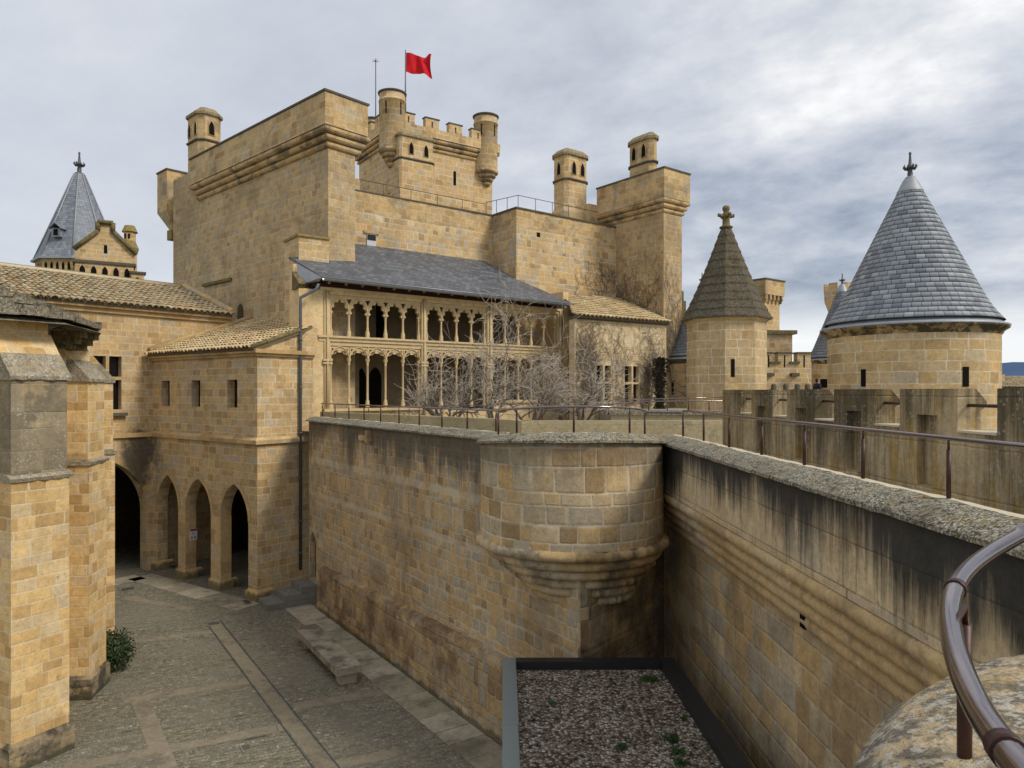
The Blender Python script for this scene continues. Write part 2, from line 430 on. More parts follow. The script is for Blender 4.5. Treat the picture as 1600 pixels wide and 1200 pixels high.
    M['apsefoot'] = stone('apse_foot_masonry', .30, .42, .014, .014, .55, [(0, (.20, .165, .115)), (.4, (.33, .26, .155)), (.7, (.26, .22, .16)), (1, (.42, .32, .17))], (.50, .43, .31), .7, .7, .03, 1.0, rvary=.3, patch=((.05, .05, .04), .85, 1.3, .46, .6), foot=(0, .3, .8, (.06, .065, .04)))
    M['apsedark'] = stone('weathered_grey_masonry', .42, .60, .010, .014, .6, [(0, (.18, .155, .11)), (.5, (.25, .215, .15)), (1, (.30, .255, .175))], (.42, .36, .25), .5, .8, .03, 1.0, rvary=.3, lich=.6, patch=((.42, .31, .17), .65, 1.0, .54, .66))
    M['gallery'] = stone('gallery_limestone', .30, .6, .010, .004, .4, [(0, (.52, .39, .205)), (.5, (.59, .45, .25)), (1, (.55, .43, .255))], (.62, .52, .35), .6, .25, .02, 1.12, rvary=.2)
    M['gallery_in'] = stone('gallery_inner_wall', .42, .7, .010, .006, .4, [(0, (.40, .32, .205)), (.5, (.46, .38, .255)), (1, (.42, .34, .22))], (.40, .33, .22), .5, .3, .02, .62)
    M['tracery'] = plain('carved_tracery_stone', (.60, .46, .255), .9, 0, .28, 5, .3, .2)
    M['slate'] = slate('blue_slate', .145, .225, [(0, (.17, .19, .225)), (.3, (.27, .295, .335)), (.6, (.35, .375, .41)), (.85, (.29, .315, .35)), (1, (.44, .46, .49))], .5, .7, .013)
    M['slate_small'] = slate('far_slate', .16, .24, [(0, (.14, .16, .195)), (.5, (.20, .222, .26)), (1, (.27, .29, .325))], .2)
    M['slate_roof'] = slate('dark_slate_roof', .20, .28, [(0, (.072, .078, .09)), (.4, (.10, .108, .124)), (.75, (.128, .136, .152)), (1, (.165, .172, .185))], .25, .9, .014)
    M['lead'] = plain('weathered_lead', (.33, .35, .37), .55, .3, .3, 5, .3)
    M['leaddark'] = plain('dark_lead', (.09, .095, .10), .5, .3, .35, 5, .3)
    M['zinc'] = plain('zinc_gutter', (.30, .32, .34), .4, .6, .25, 4, .1)
    M['pipe'] = plain('grey_drainpipe', (.11, .12, .13), .45, .3, .3, 3, .1)
    M['tiles'] = tile_mat('old_clay_tiles', [(0, (.30, .24, .145)), (.3, (.46, .38, .235)), (.55, (.53, .44, .28)), (.75, (.40, .30, .165)), (.9, (.48, .30, .15)), (1, (.58, .50, .34))])
    M['tiles2'] = tile_mat('pale_clay_tiles', [(0, (.46, .32, .16)), (.3, (.58, .45, .25)), (.6, (.62, .51, .31)), (.85, (.60, .40, .19)), (1, (.66, .57, .38))], .25)
    M['underlay'] = plain('tile_channel', (.16, .125, .075), .95, 0, .3, 8)
    M['slabs'] = lichen('lichened_roof_slabs', (.08, .07, .055), (.26, .22, .15), (.42, .39, .30), (.3, .22, .09), .3, 1.2)
    M['weather'] = lichen('lichened_buttress_slope', (.16, .14, .11), (.36, .30, .20), (.56, .53, .44), (.42, .31, .12), .4, 1.3, .6)
    M['coping'] = lichen('lichened_coping', (.06, .055, .042), (.27, .23, .15), (.60, .58, .49), (.38, .27, .07), .65, 2.2, .9, .9)
    M['nearstone'] = lichen('near_coping_stone', (.13, .12, .10), (.50, .38, .22), (.52, .49, .41), (.48, .31, .05), .45, 1.35, .85, .85)
    M['stonecone'] = lichen('mossy_stone_roof', (.055, .047, .034), (.125, .105, .07), (.34, .31, .235), (.20, .135, .03), .8, 1.3, .8, .38)
    M['mossystone'] = lichen('mossy_finial_stone', (.07, .06, .03), (.20, .15, .06), (.3, .27, .17), (.30, .20, .035), .8, 1.0)
    M['palestrip'] = plain('pale_mortar_ledge', (.60, .52, .37), .95, 0, .15, 9)
    M['capstone'] = plain('dark_capstone', (.115, .10, .075), .95, 0, .45, 4, .5, .2)
    M['lid'] = lichen('weathered_chimney_lid', (.12, .10, .07), (.36, .28, .16), (.42, .36, .25), (.34, .25, .09), .5, 1.0, .6, .5)
    M['capgold'] = plain('gold_lichen_cap', (.27, .205, .085), .95, 0, .5, 4, .5, .2)
    M['rust'] = plain('brown_painted_steel', (.055, .022, .016), .45, .3, .35, 20, .1, .5)
    M['tube'] = plain('brown_steel_tube', (.27, .225, .225), .17, .95, .2, 14, .03, .6)
    M['dark'] = plain('unlit_room_glass', (.006, .006, .007), .25, 0, .1, 3, 0, .5)  # darkness of the rooms behind is put into the pane colour
    M['black'] = plain('unlit_interior', (.010, .009, .008), .95, 0, .2, 3, 0, .1)
    M['inner'] = stone('shaded_vault_masonry', .4, .6, .01, .01, .5, tone=.16, mstr=.4)  # low tone paints the interior shade into the stone colour
    M['wood'] = plain('dark_eaves_timber', (.050, .022, .012), .8, 0, .3, 8)
    M['woodend'] = plain('pale_rafter_end', (.30, .20, .12), .8, 0, .2, 8)
    M['flag'] = plain('red_flag_cloth', (.62, .012, .022), .75, 0, .12, 1.5, .1, .2)
    M['iron'] = plain('grey_iron', (.12, .12, .125), .5, .6, .2, 10)
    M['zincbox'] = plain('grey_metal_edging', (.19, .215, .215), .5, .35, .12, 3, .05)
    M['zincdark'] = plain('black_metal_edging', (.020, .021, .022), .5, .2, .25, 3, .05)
    M['limb'] = plain('dark_limbs', (.15, .125, .10), .95, 0, .4, 12, .4)
    M['bark'] = plain('dark_bark', (.075, .062, .05), .95, 0, .4, 12, .6)
    M['twig'] = plain('pale_twigs', (.40, .345, .28), .9, 0, .35, 3, 0)
    M['vine'] = plain('bare_vine_stems', (.165, .13, .095), .95, 0, .4, 5, 0)
    M['ivydark'] = plain('dead_ivy_mass', (.060, .053, .040), .95, 0, .5, 9, .6)
    M['leaf'] = plain('bush_leaves', (.030, .055, .014), .6, 0, .5, 9, .1)
    M['tuft'] = plain('roof_grass', (.045, .095, .022), .7, 0, .4, 9, .1)
    M['bench'] = stone('bench_slab', 4.0, 1.9, .008, .003, .3, [(0, (.30, .275, .22)), (1, (.34, .31, .25))], (.2, .18, .14), .6, .4, .01, .95, rvary=0, patch=((.11, .10, .08), .8, 1.3, .47, .62))
    M['step'] = plain('worn_grey_steps', (.20, .19, .165), .85, 0, .35, 4, .4)
    M['hill'] = plain('hazy_wooded_hill', (.075, .115, .20), 1, 0, .3, .004, 0, 0)  # blue of the distance haze is put into the base colour
    M['jacket'] = plain('dark_jacket', (.012, .012, .016), .8, 0, .3, 12)
    M['skin'] = plain('skin', (.42, .24, .16), .6, 0, .1, 10)
    M['hair'] = plain('dark_hair', (.02, .012, .008), .8, 0, .3, 30)
    M['white'] = plain('white_board', (.72, .71, .68), .6, 0, .05, 5, 0)
    M['redprint'] = plain('red_print', (.35, .04, .05), .6, 0, .05, 5, 0)
    M['greyprint'] = plain('grey_print', (.30, .30, .31), .6, 0, .05, 5, 0)
    M['shutter'] = plain('pale_window_board', (.55, .56, .58), .5, 0, .1, 5, 0)
    # ground sheets
    g = G('cobbled_court'); p = g.pos()
    dirv = V2(.925, .38).normalized()
    x = g.xyz(p)
    a = g.m('ADD', g.m('MULTIPLY', x[0], dirv.x), g.m('MULTIPLY', x[1], dirv.y))
    b = g.m('SUBTRACT', g.m('MULTIPLY', x[1], dirv.x), g.m('MULTIPLY', x[0], dirv.y))
    uvv = g.comb(a, b)
    rnd, rc, mf, hg, fu, fv = g.masonry(.055, .075, .012, .03, .9, uvv, .03)
    c = g.ramp(rnd, [(0, (.19, .172, .128)), (.35, (.24, .218, .16)), (.65, (.28, .256, .188)), (.92, (.32, .292, .22)), (.975, (.33, .31, .26)), (1, (.48, .46, .40))])
    mid = g.noise(p, 3, 4, .65); big = g.noise(p, .35, 4, .6)
    c = g.gain(c, g.m('ADD', .55, g.m('MULTIPLY', mid, .8)))
    c = g.mix(g.m('MULTIPLY', mf, .5), c, (.085, .08, .052))
    st = g.noise(g.comb(g.m('MULTIPLY', a, .5), g.m('MULTIPLY', b, 3.2)), 1.0, 5, .65, 0)
    c = g.mix(g.m('MULTIPLY', g.ss(st, .5, .64), .75), c, g.gain((.225, .205, .125), g.m('ADD', .4, g.m('MULTIPLY', rnd, 1.1))))
    c = g.mix(g.m('MULTIPLY', g.ss(g.noise(g.comb(g.m('MULTIPLY', a, 1.0), g.m('MULTIPLY', b, 8.0)), 1.0, 5, .7), .585, .66), .75), c, (.045, .04, .028))
    c = g.mix(g.m('MULTIPLY', g.ss(big, .45, .65), .45), c, (.25, .228, .175))
    M['cobble'] = g.out(c, .85, g.m('ADD', hg, g.m('MULTIPLY', mid, .5)), .8, .02, 0, .3)
    M['slabpath'] = stone('kerb_slabs', 1.1, .62, .016, .01, .5, [(0, (.27, .25, .19)), (.5, (.36, .33, .25)), (1, (.42, .385, .31))], (.09, .085, .06), .8, .5, .02, .95, rvary=0, patch=((.115, .11, .075), .6, .9, .48, .64))
    M['channel'] = stone('drain_stone', 1.1, 1.2, .010, .006, .5, [(0, (.22, .198, .148)), (1, (.25, .224, .17))], (.07, .06, .05), .7, .4, .02, .95, rvary=0, patch=((.09, .08, .06), .5, 1.2, .5, .66))
    g = G('terrace_paving'); p = g.pos()
    c = g.gain((.36, .33, .265), g.m('ADD', .7, g.m('MULTIPLY', g.noise(p, 1.5, 4), .6)))
    M['terrace'] = g.out(c, .95, g.noise(p, 20, 3), .3, .01)
    g = G('roof_gravel'); p = g.pos()
    cell = g.vor(p, 23.0, out='Color'); dist = g.vor(p, 23.0)
    cx = g.xyz(cell)
    c = g.ramp(cx[0], [(0, (.075, .052, .034)), (.3, (.20, .15, .10)), (.55, (.34, .275, .195)), (.78, (.48, .41, .32)), (.9, (.66, .63, .56)), (1, (.20, .12, .07))])
    c = g.gain(c, g.m('SUBTRACT', 1.15, g.m('MULTIPLY', dist, 1.1)))
    c = g.gain(c, g.m('ADD', .55, g.m('MULTIPLY', g.noise(p, 1.1, 3), .8)))
    M['gravel'] = g.out(c, .9, g.m('SUBTRACT', 1.0, dist), 1.0, .03)
    g = G('townland'); p = g.pos()
    M['land'] = g.out(g.gain((.16, .16, .09), g.m('ADD', .5, g.noise(p, .02, 5))), 1)
mk()
# ------------------------------------------------------------------ shared shapes
def inpoly(x, y, poly):
    r = False; n = len(poly)
    for i in range(n):
        x1, y1 = poly[i]; x2, y2 = poly[(i+1) % n]
        if (y1 > y) != (y2 > y) and x < (x2-x1)*(y-y1)/(y2-y1)+x1: r = not r
    return r
def tile_roof(parent, poly, a, tw=.235, course=.36, mat='tiles', name='roof', eave_over=.1):
    o = poly[0]; a = a.normalized()
    n = Vector((0, 0, 0))
    for i in range(len(poly)): n += (poly[i]-o).cross(poly[(i+1) % len(poly)]-o)
    n.normalize()
    if n.z < 0: n = -n
    b = n.cross(a)
    if b.z < 0: b = -b
    p2 = [((p-o).dot(a), (p-o).dot(b)) for p in poly]
    base = MB(); base.face([p-n*.03 for p in poly]); base.face([p-n*.13 for p in poly])
    for i in range(len(poly)):
        j = (i+1) % len(poly); base.face([poly[i]-n*.03, poly[j]-n*.03, poly[j]-n*.13, poly[i]-n*.13])
    roof = base.build(name, M['underlay'], parent)
    mb = MB()
    a0, a1 = min(p[0] for p in p2), max(p[0] for p in p2)
    b0, b1 = min(p[1] for p in p2), max(p[1] for p in p2)
    na = int((a1-a0)/tw)+2; nb = int((b1-b0)/course)+2
    for i in range(na):
        ac = a0+(i+.5)*tw
        wob = random.uniform(-.012, .012)
        for j in range(nb):
            bc = b0+j*course
            if not inpoly(ac, bc+course*.5, p2) and not (j == 0 and inpoly(ac, bc+.25, p2)): continue
            jb = random.uniform(-.02, .02); ja = wob+random.uniform(-.012, .012); jr = random.uniform(.92, 1.06)
            lo = bc-.05+jb-(eave_over if j == 0 else 0); hi = bc+course+.03
            rgb = random.random(); sk = random.uniform(-.012, .012)
            pts = []
            for bb, rr, hh in ((lo, tw*.47*jr, .035), (hi, tw*.38*jr, .0)):
                pts.append([o+a*(ac+ja+sk*(1 if bb == hi else 0)-rr*math.cos(PI*k/4))+b*bb+n*(hh+rr*.85*math.sin(PI*k/4)) for k in range(5)])
            for k in range(4):
                mb.face([pts[0][k], pts[0][k+1], pts[1][k+1], pts[1][k]], [(rgb, .5)]*4, True)
            inn = [q+(-n*.02) for q in pts[0]]
            for k in range(4): mb.face([pts[0][k], pts[0][k+1], inn[k+1], inn[k]], [(rgb*.5, .5)]*4)
    mb.build('tile_covering', M[mat], roof, doubles=False)
    return roof
def slate_cone(mb, c, r0, z0, r1, z1, courses, n, rot=0, sm=False, flare=0.0, step=.014, blk_rowh=.145, ragged=.3):
    def rad(t): return r0+(r1-r0)*t+flare*max(0, 1-t/.16)**2
    for k in range(courses):
        t0, t1 = k/courses, (k+1)/courses
        ra, rb = rad(t0)+step, rad(t1)+.002
        za, zb = z0+(z1-z0)*t0, z0+(z1-z0)*t1
        rm = rad((t0+t1)/2)
        for i in range(n):
            A, B = rot+2*PI*i/n, rot+2*PI*(i+1)/n
            pa = [(c[0]+r*math.cos(x), c[1]+r*math.sin(x), z) for r, x, z in ((ra, A, za), (ra, B, za), (rb, B, zb), (rb, A, zb))]
            u0, u1 = rm*2*PI*i/n, rm*2*PI*(i+1)/n
            v0, v1 = (k+.02)*blk_rowh, (k+.98)*blk_rowh
            mb.face(pa, [(u0, v0), (u1, v0), (u1, v1), (u0, v1)], sm)
            rd = rad(t0)-.01
            mb.face([pa[0], pa[1], (c[0]+rd*math.cos(B), c[1]+rd*math.sin(B), za-.002), (c[0]+rd*math.cos(A), c[1]+rd*math.sin(A), za-.002)], [(u0, v0)]*4, sm)
def finial(mb, c, z, s, leaves=8):
    mb.lathe(c, [(.30*s, z-.05*s), (.34*s, z), (.34*s, z+.07*s), (.15*s, z+.12*s), (.17*s, z+.35*s), (.13*s, z+.62*s), (.20*s, z+.72*s), (.22*s, z+.85*s), (.11*s, z+.98*s), (.085*s, z+1.3*s),
                 (.06*s, z+1.62*s), (.09*s, z+1.70*s), (.07*s, z+1.80*s), (.0, z+1.86*s)], 12)
    for k in range(leaves):
        a = 2*PI*k/leaves; d = Vector((math.cos(a), math.sin(a), 0)); o = Vector((c[0], c[1], 0))
        mb.tube([o+d*.14*s+Vector((0, 0, z+.72*s)), o+d*.30*s+Vector((0, 0, z+.70*s)), o+d*.40*s+Vector((0, 0, z+.84*s)), o+d*.34*s+Vector((0, 0, z+.98*s))], [.06*s, .085*s, .075*s, .02*s], 5)
def lancets(parent, o, d, out, ss, z0, z1, w, name='opening'):       # small dark pointed openings recessed look with a stone rim
    for s in ss:
        mb = MB(); pts = arch(s-w/2, s+w/2, z0, z0+(z1-z0)*.5, z1, 5)
        plate(mb, o+out*.012, d, -out, pts, [], .03)
        x = mb.build(name, M['black'], parent)
        rim = MB()
        rim.tube([V3(o+d*p[0]+out*.02, p[1]) for p in pts]+[V3(o+d*pts[0][0]+out*.02, pts[0][1])], w*.09, 4, False)
        rim.build('opening_rim', M['trim'], x)
def slit(parent, o, d, out, s, z0, z1, w, name='arrow_slit'):
    mb = MB(); plate(mb, o+out*.012, d, -out, rect(s-w/2, s+w/2, z0, z1), [], .05); return mb.build(name, M['black'], parent)
def chimney_box(parent, o, da, db, a0, a1, b0, b1, z0, z1, mat, wins, cut=.22, name='chimney', batter=0):
    # chamfered stone chimney with a ring, pointed smoke openings and a sloped lid
    def ch(a0, a1, b0, b1, c):
        pts = [(a0+c, b0), (a1-c, b0), (a1, b0+c), (a1, b1-c), (a1-c, b1), (a0+c, b1), (a0, b1-c), (a0, b0+c)]
        return [o+da*x+db*y for x, y in pts]
    h = z1-z0; zr = max(z0+h*.45, z1-1.62)
    mb = MB(); body = ch(a0, a1, b0, b1, cut)
    if batter: mb.frust(ch(a0-batter, a1+batter, b0-batter, b1+batter, cut), z0, ch(a0-batter, a1+batter, b0-batter, b1+batter, cut), z0+h*.30); mb.frust(ch(a0-batter, a1+batter, b0-batter, b1+batter, cut), z0+h*.30, body, z0+h*.36, False)
    mb.prism(body, z0, z1-.2)
    c = mb.build(name, M[mat], parent)
    r = MB(); roll_ring(r, body, .09, zr, .13); r.build('string_ring', M['capstone'], c)
    l = MB(); out = offset(body, .11); l.prism(out, z1-.2, z1-.06); l.frust(out, z1-.06, offset(body, -.18), z1+.22, False); l.build('lid', M['lid'], c)
    for (face, ss) in wins:
        if face == 'a': oo, d, outv = o+db*b0, da, -db
        elif face == 'b': oo, d, outv = o+da*a0, db, -da
        elif face == 'c': oo, d, outv = o+da*a1, db, da
        lancets(c, oo, d, outv, ss, zr+.36, zr+1.12, .34)
    return c

# ------------------------------------------------------------------ frames in plan
U1, W1d = V2(.795, -.606), V2(.606, .795)         # arcade building: along its face, and back
GD, GN = V2(.794, .608), V2(-.608, .794)          # gallery: along its face, and back
G0 = V2(-8.0, 27.3)
def GP(s, q): return G0+GD*s+GN*q
CA = V2(-9.07, 25.3); CI = CA-U1*7.6

# ------------------------------------------------------------------ ground
mb = MB(); mb.face([(-4000, -200, -.9), (4000, -200, -.9), (4000, 5000, -.9), (-4000, 5000, -.9)]); struct(mb, 'ground', M['land'])
mb = MB(); mb.face([(-30, -2, 0), (3.9, -2, 0), (3.9, 14.6, 0), (-4, 30, 0), (-14, 45, 0), (-30, 45, 0)]); struct(mb, 'courtyard', M['cobble'])
def strip(pts, w, z, name, mat):
    mb = MB()
    for i in range(len(pts)-1):
        a, b = pts[i], pts[i+1]; d = (b-a).normalized(); n = V2(-d.y, d.x)*w/2
        L = (b-a).length
        mb.face([V3(a-n, z), V3(b-n, z), V3(b+n, z), V3(a+n, z)], [(i*7, .08), (i*7+L, .08), (i*7+L, .08+w), (i*7, .08+w)])
    return struct(mb, name, M[mat])
for o_ in (-.185, .185):
    strip([V2(-9.75+o_, 23.15+o_*.6), V2(-3.69+o_, 14.13+o_*.6), V2(-1.2+o_, 10.4+o_*.6)], .035, .006, 'drain_slot_path', 'leaddark')
strip([V2(-9.75, 23.15), V2(-3.69, 14.13), V2(-1.2, 10.4)], .34, .004, 'drain_path', 'channel')
strip([V2(-9.0, 17.2), V2(-6.84, 14.1), V2(-5, 11.4)], .38, .004, 'drain_path', 'channel')
for (a, b) in (((-9.4, 17.2), (-6.4, 18.55)), ((-5.2, 16.9), (-2.4, 18.0)), ((-8.9, 14.1), (-4.9, 15.95)), ((-3.6, 14.25), (-2.2, 14.8)), ((-12, 21.0), (-9.0, 22.3)), ((-14, 25.8), (-11.0, 24.4))):
    strip([V2(*a), V2(*b)], .36, .003, 'paving_band', 'channel')
strip([CI-W1d*4+U1*1.0, CI-W1d*.9+U1*.8, CA-W1d*.55+U1*.3], 1.0, .005, 'arcade_path', 'slabpath')

# W1 line of the court wall
WB, WA = V2(-.30, 15.17), V2(-6.6, 24.35)
D1 = (WB-WA).normalized(); N1 = V2(D1.y, -D1.x)     # N1 points to the court
if N1.x > 0: N1 = -N1
WC = V2(1.22, 12.95)                                 # lower corner
D2 = V2(.65, .76).normalized()
NO2 = V2(D2.y, -D2.x)
N2 = -D1*-1
strip([WA-D1*1.1+N1*.48, WC+N1*.48], .92, .006, 'kerb_path', 'slabpath')

# ------------------------------------------------------------------ court wall
t = thing('courtyard_wall', V3(WB, 0), 'long rubble court wall with dark stained coping and worn plinth below a ledge', 'wall')
UP = -N1*.22                                          # upper face set back
uc = WC+UP-D1*.22
a0 = WA-D1*1.75+UP
Lw = (uc-a0).length
OZ = 6.40                                             # underside of the coping
mb = MB()
s_door = at_px(WA+UP, D1, 489)[0]; sd = (s_door-a0).dot(D1)
hole = arch(sd-.33, sd+.33, .72, 1.95, 2.42, 6)
plate(mb, a0, D1, -N1, [(0, 0), (0, OZ), (Lw, OZ), (Lw, 0)], [hole], .2)
mb.build('wall', M['rubble'], t)
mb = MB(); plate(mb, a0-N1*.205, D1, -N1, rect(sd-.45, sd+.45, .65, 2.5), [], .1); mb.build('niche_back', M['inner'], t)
mb = MB()
ps = [WA-D1*.15, WC]
N = 40
Lp = (ps[1]-ps[0]).length
prev = None
for i in range(N+1):                                  # worn plinth with an uneven ledge
    s = Lp*i/N; o = ps[0]+D1*s
    zt = 1.42+.42*s/Lp+random.uniform(-.02, .02); j = random.uniform(-.018, .018)
    cur = [V3(o+N1*.05, 0), V3(o+N1*(random.uniform(0, .05)), .5+random.uniform(-.1, .1)), V3(o+N1*j, zt-.12), V3(o+N1*(j-.06), zt), V3(o-N1*.24, zt+.06), V3(o-N1*.24, 0)]
    if prev:
        for k in range(6): mb.face([prev[k], cur[k], cur[(k+1) % 6], prev[(k+1) % 6]])
    else: mb.face(cur)
    prev = cur
mb.face(prev)
mb.build('plinth', M['plinth'], t)
# waterspout block
sp, _ = at_px(WA+UP, D1, 578)
mb = MB(); z = zat(688, sp.y); mb.ob(sp, D1, N1, -.75, .15, -.1, .06, z-.03, z+.13); mb.ob(sp, D1, N1, 0, .12, -.1, .16, z-.06, z+.3); mb.build('stone_spout', M['curtroll'], t)

def coping_run(parent, line, nrm, zfun, mat='coping', name='coping', strip_w=.13, width=.40, th=.045, over=.09):
    # line: plan points along the outer face; nrm: outward normals
    mb = MB(); st = MB(); prev = None; ps = None
    for p, n, i in zip(line, nrm, range(len(line))):
        z = zfun(i); j = random.uniform(-.012, .012); jz = random.uniform(-.010, .010)
        cur = [V3(p+n*(over+j), z), V3(p+n*(over+j), z+th), V3(p+n*(over-.05), z+th+.025+jz), V3(p+n*(over-width*.5), z+th+.095+jz), V3(p-n*(width-over), z+th+.125+jz), V3(p-n*(width-over), z)]
        cs = [V3(p-n*(width-over), z+.01), V3(p-n*(width-over), z+th+.115), V3(p-n*(width-over+strip_w), z+th+.12), V3(p-n*(width-over+strip_w), z-.5)]
        if prev:
            for k in range(6): mb.face([prev[k], cur[k], cur[(k+1) % 6], prev[(k+1) % 6]])
            for k in range(3): st.face([ps[k], cs[k], cs[k+1], ps[k+1]])
        prev, ps = cur, cs
    o = mb.build(name, M[mat], parent)
    st.build('mortar_ledge', M['palestrip'], parent)
    return o
def sub(a, b, n): return [a+(b-a)*i/n for i in range(n+1)]
TC = V2(1.237, 14.87); TR = 1.89                        # corner turret circle
def circ(a, r=TR): return V2(TC.x+r*math.cos(a), TC.y+r*math.sin(a))
# where the circle leaves the court wall
foot = a0+D1*((TC-a0).dot(D1)); hh = (TC-foot).length; half = math.sqrt(TR*TR-hh*hh)
tl = foot-D1*half
cl = sub(a0-D1*.1, tl+D1*.1, 46)
coping_run(t, cl, [N1]*len(cl), lambda i: OZ+random.uniform(-.006, .006))
ang_l = math.atan2(tl.y-TC.y, tl.x-TC.x) % (2*PI)
ang_r = 1.99*PI

# ------------------------------------------------------------------ corner turret
t = thing('corner_turret', V3(TC, 2.5), 'round stone turret on six ringed corbels at the inner corner of the court', 'turret')
ZT0 = zat(862, 13.05)                                  # bottom of the drum
def tilt(a): return .16*max(0, math.sin(-(a-2*PI)))*1.0
mb = MB(); n = 56
rings = []; uvs = []
for z in [ZT0+(OZ-ZT0)*k/8 for k in range(9)]:
    ring = []; uv = []
    for k in range(n+1):
        a = ang_l+(ang_r-ang_l)*k/n; r = TR+random.uniform(-.012, .012)
        zz = z+(tilt(a) if z > OZ-.1 else 0)
        ring.append(V3(circ(a, r), zz)); uv.append((TR*(a-ang_l), z))
    rings.append(ring); uvs.append(uv)
mb.loft(rings, False, True, False, uvs)
mb.build('drum', M['drum'], t)
for k in range(6):
    r = TR+.05-k*.185; ck = TC+NO2*(.062*k); z = ZT0-.20*(k+1); mb = MB(); rings = []; uvs = []
    segs = 90; prof = [(-.45, .205), (-.02, .20), (.045, .165), (.06, .10), (.035, .035), (-.05, .0), (-.45, .0)]
    jit = [random.uniform(-.02, .02) for _ in range(segs+1)]
    brk = [0]*(segs+1)
    for i in range(segs+1):
        a = ang_l+(ang_r-ang_l)*i/segs
        if a > 1.56*PI: jit[i] += random.uniform(-.05, .02); brk[i] = 1
    for dr, dz in prof:
        ring = []; uv = []
        for i in range(segs+1):
            a = ang_l-.05+(ang_r-ang_l+.1)*i/segs
            ring.append(V3(circ(a, r+dr+jit[i]*(1 if dr > -.3 else 0))+ck-TC, z+dz+jit[i]*.25)); uv.append((r*(a-ang_l), .5+dz))
        rings.append(ring); uvs.append(uv)
    mb.loft(rings, False, True, False, uvs); mb.build('corbel_ring', M['roll'], t)
ang = [ang_l+(ang_r-ang_l)*k/40 for k in range(41)]
coping_run(t, [circ(a) for a in ang], [(circ(a)-TC).normalized() for a in ang], lambda i: OZ+tilt(ang[i])+random.uniform(-.005, .005))
mb = MB(); NB = -D2                                    # wall corner under the turret: second face turns to the right
e = uc+D2*3.2
u2 = uc-N1*.2
mb.face([V3(u2, 0), V3(e, 0), V3(e, 6), V3(u2, 6)]); mb.face([V3(uc+D1*.004, 0), V3(u2+D1*.004, 0), V3(u2+D1*.004, 6), V3(uc+D1*.004, 6)])
mb.face([V3(e, 0), V3(e+D2*.01-D1*.6, 0), V3(e-D1*.6, 6), V3(e, 6)])
mb.face([V3(uc+D2*.02-D1*.5, 0), V3(uc, 0), V3(uc, 6), V3(uc+D2*.02-D1*.5, 6)])
mb.build('corner_wall', M['corner'], t)

# ------------------------------------------------------------------ curtain wall on the right
QA, QB = V2(3.12, 15.3), V2(3.42, 5.4)
QC = V2(3.58, 2.6)
DQ = (QB-QA).normalized(); NQ = V2(DQ.y, -DQ.x)
if NQ.x > 0: NQ = -NQ
t = thing('curtain_wall', V3(QB, 0), 'ashlar curtain wall with black soot streaks under a lichened coping, four rolled corbels', 'wall')
ZP = 5.42
mb = MB(); mb.ob(QA, DQ, NQ, -1.2, 13.4, -.5, 0, ZP, OZ); mb.build('parapet', M['parapet'], t)
for k in range(4):
    mb = MB(); z = ZP-.235*(k+1); off = -.03-.115*k; N = 60; prev = None
    prof = [(off-.6, .235), (off-.02, .232), (off+.05, .20), (off+.07, .13), (off+.03, .045), (off-.08, .0), (off-.6, 0)]
    prof = prof[::-1] if False else prof
    for i in range(N+1):
        s = -1.2+14.6*i/N; o = QA+DQ*s; j = random.uniform(-.012, .012)
        cur = [V3(o+NQ*(a+(j if a > off-.3 else 0)), z+b+j*.4) for a, b in prof]
        uv = [(s, .6+b) for a, b in prof]
        if prev:
            for q in range(6): mb.face([prev[0][q], cur[q], cur[q+1], prev[0][q+1]], [prev[1][q], uv[q], uv[q+1], prev[1][q+1]], True)
        prev = (cur, uv)
    mb.build('corbel_course', M['curtroll'], t)
mb = MB(); mb.ob(QA, DQ, NQ, -1.2, 13.4, -1.2, -.44, 0, ZP-.9); mb.build('wall', M['curtain'], t)
mb = MB(); o, _ = at_px(QA-NQ*.44, DQ, 1268); mb.ob(o, DQ, NQ, -.07, .07, -.1, .12, zat(965, o.y)-.13, zat(965, o.y)+.1); mb.build('drain_hole', M['black'], t)
cl = sub(QA-DQ*.05, QA+DQ*13.2, 90)
coping_run(t, cl, [NQ]*len(cl), lambda i: OZ+random.uniform(-.006, .006))

# ------------------------------------------------------------------ terraces
ZF = 6.0
mb = MB()
mb.face([V3(QA-NQ*.5, ZF), V3(QA-NQ*.5+DQ*13.2, ZF), (8, 2, ZF), (8, 22, ZF), (3.2, 19, ZF)])
struct(mb, 'wall_walk_path', M['terrace'])
mb = MB(); mb.face([V3(a0-N1*.5, ZF-.004), V3(tl-N1*.3, ZF-.004), V3(TC, ZF-.004), V3(QA-NQ*.6, ZF-.004), (8, 22, ZF-.004), (24, 22, ZF-.004), (24, 60, ZF-.004), (-2, 50, ZF-.004), V3(GP(-2, 4), ZF-.004)])
struct(mb, 'garden_terrace_ground', M['terrace'])
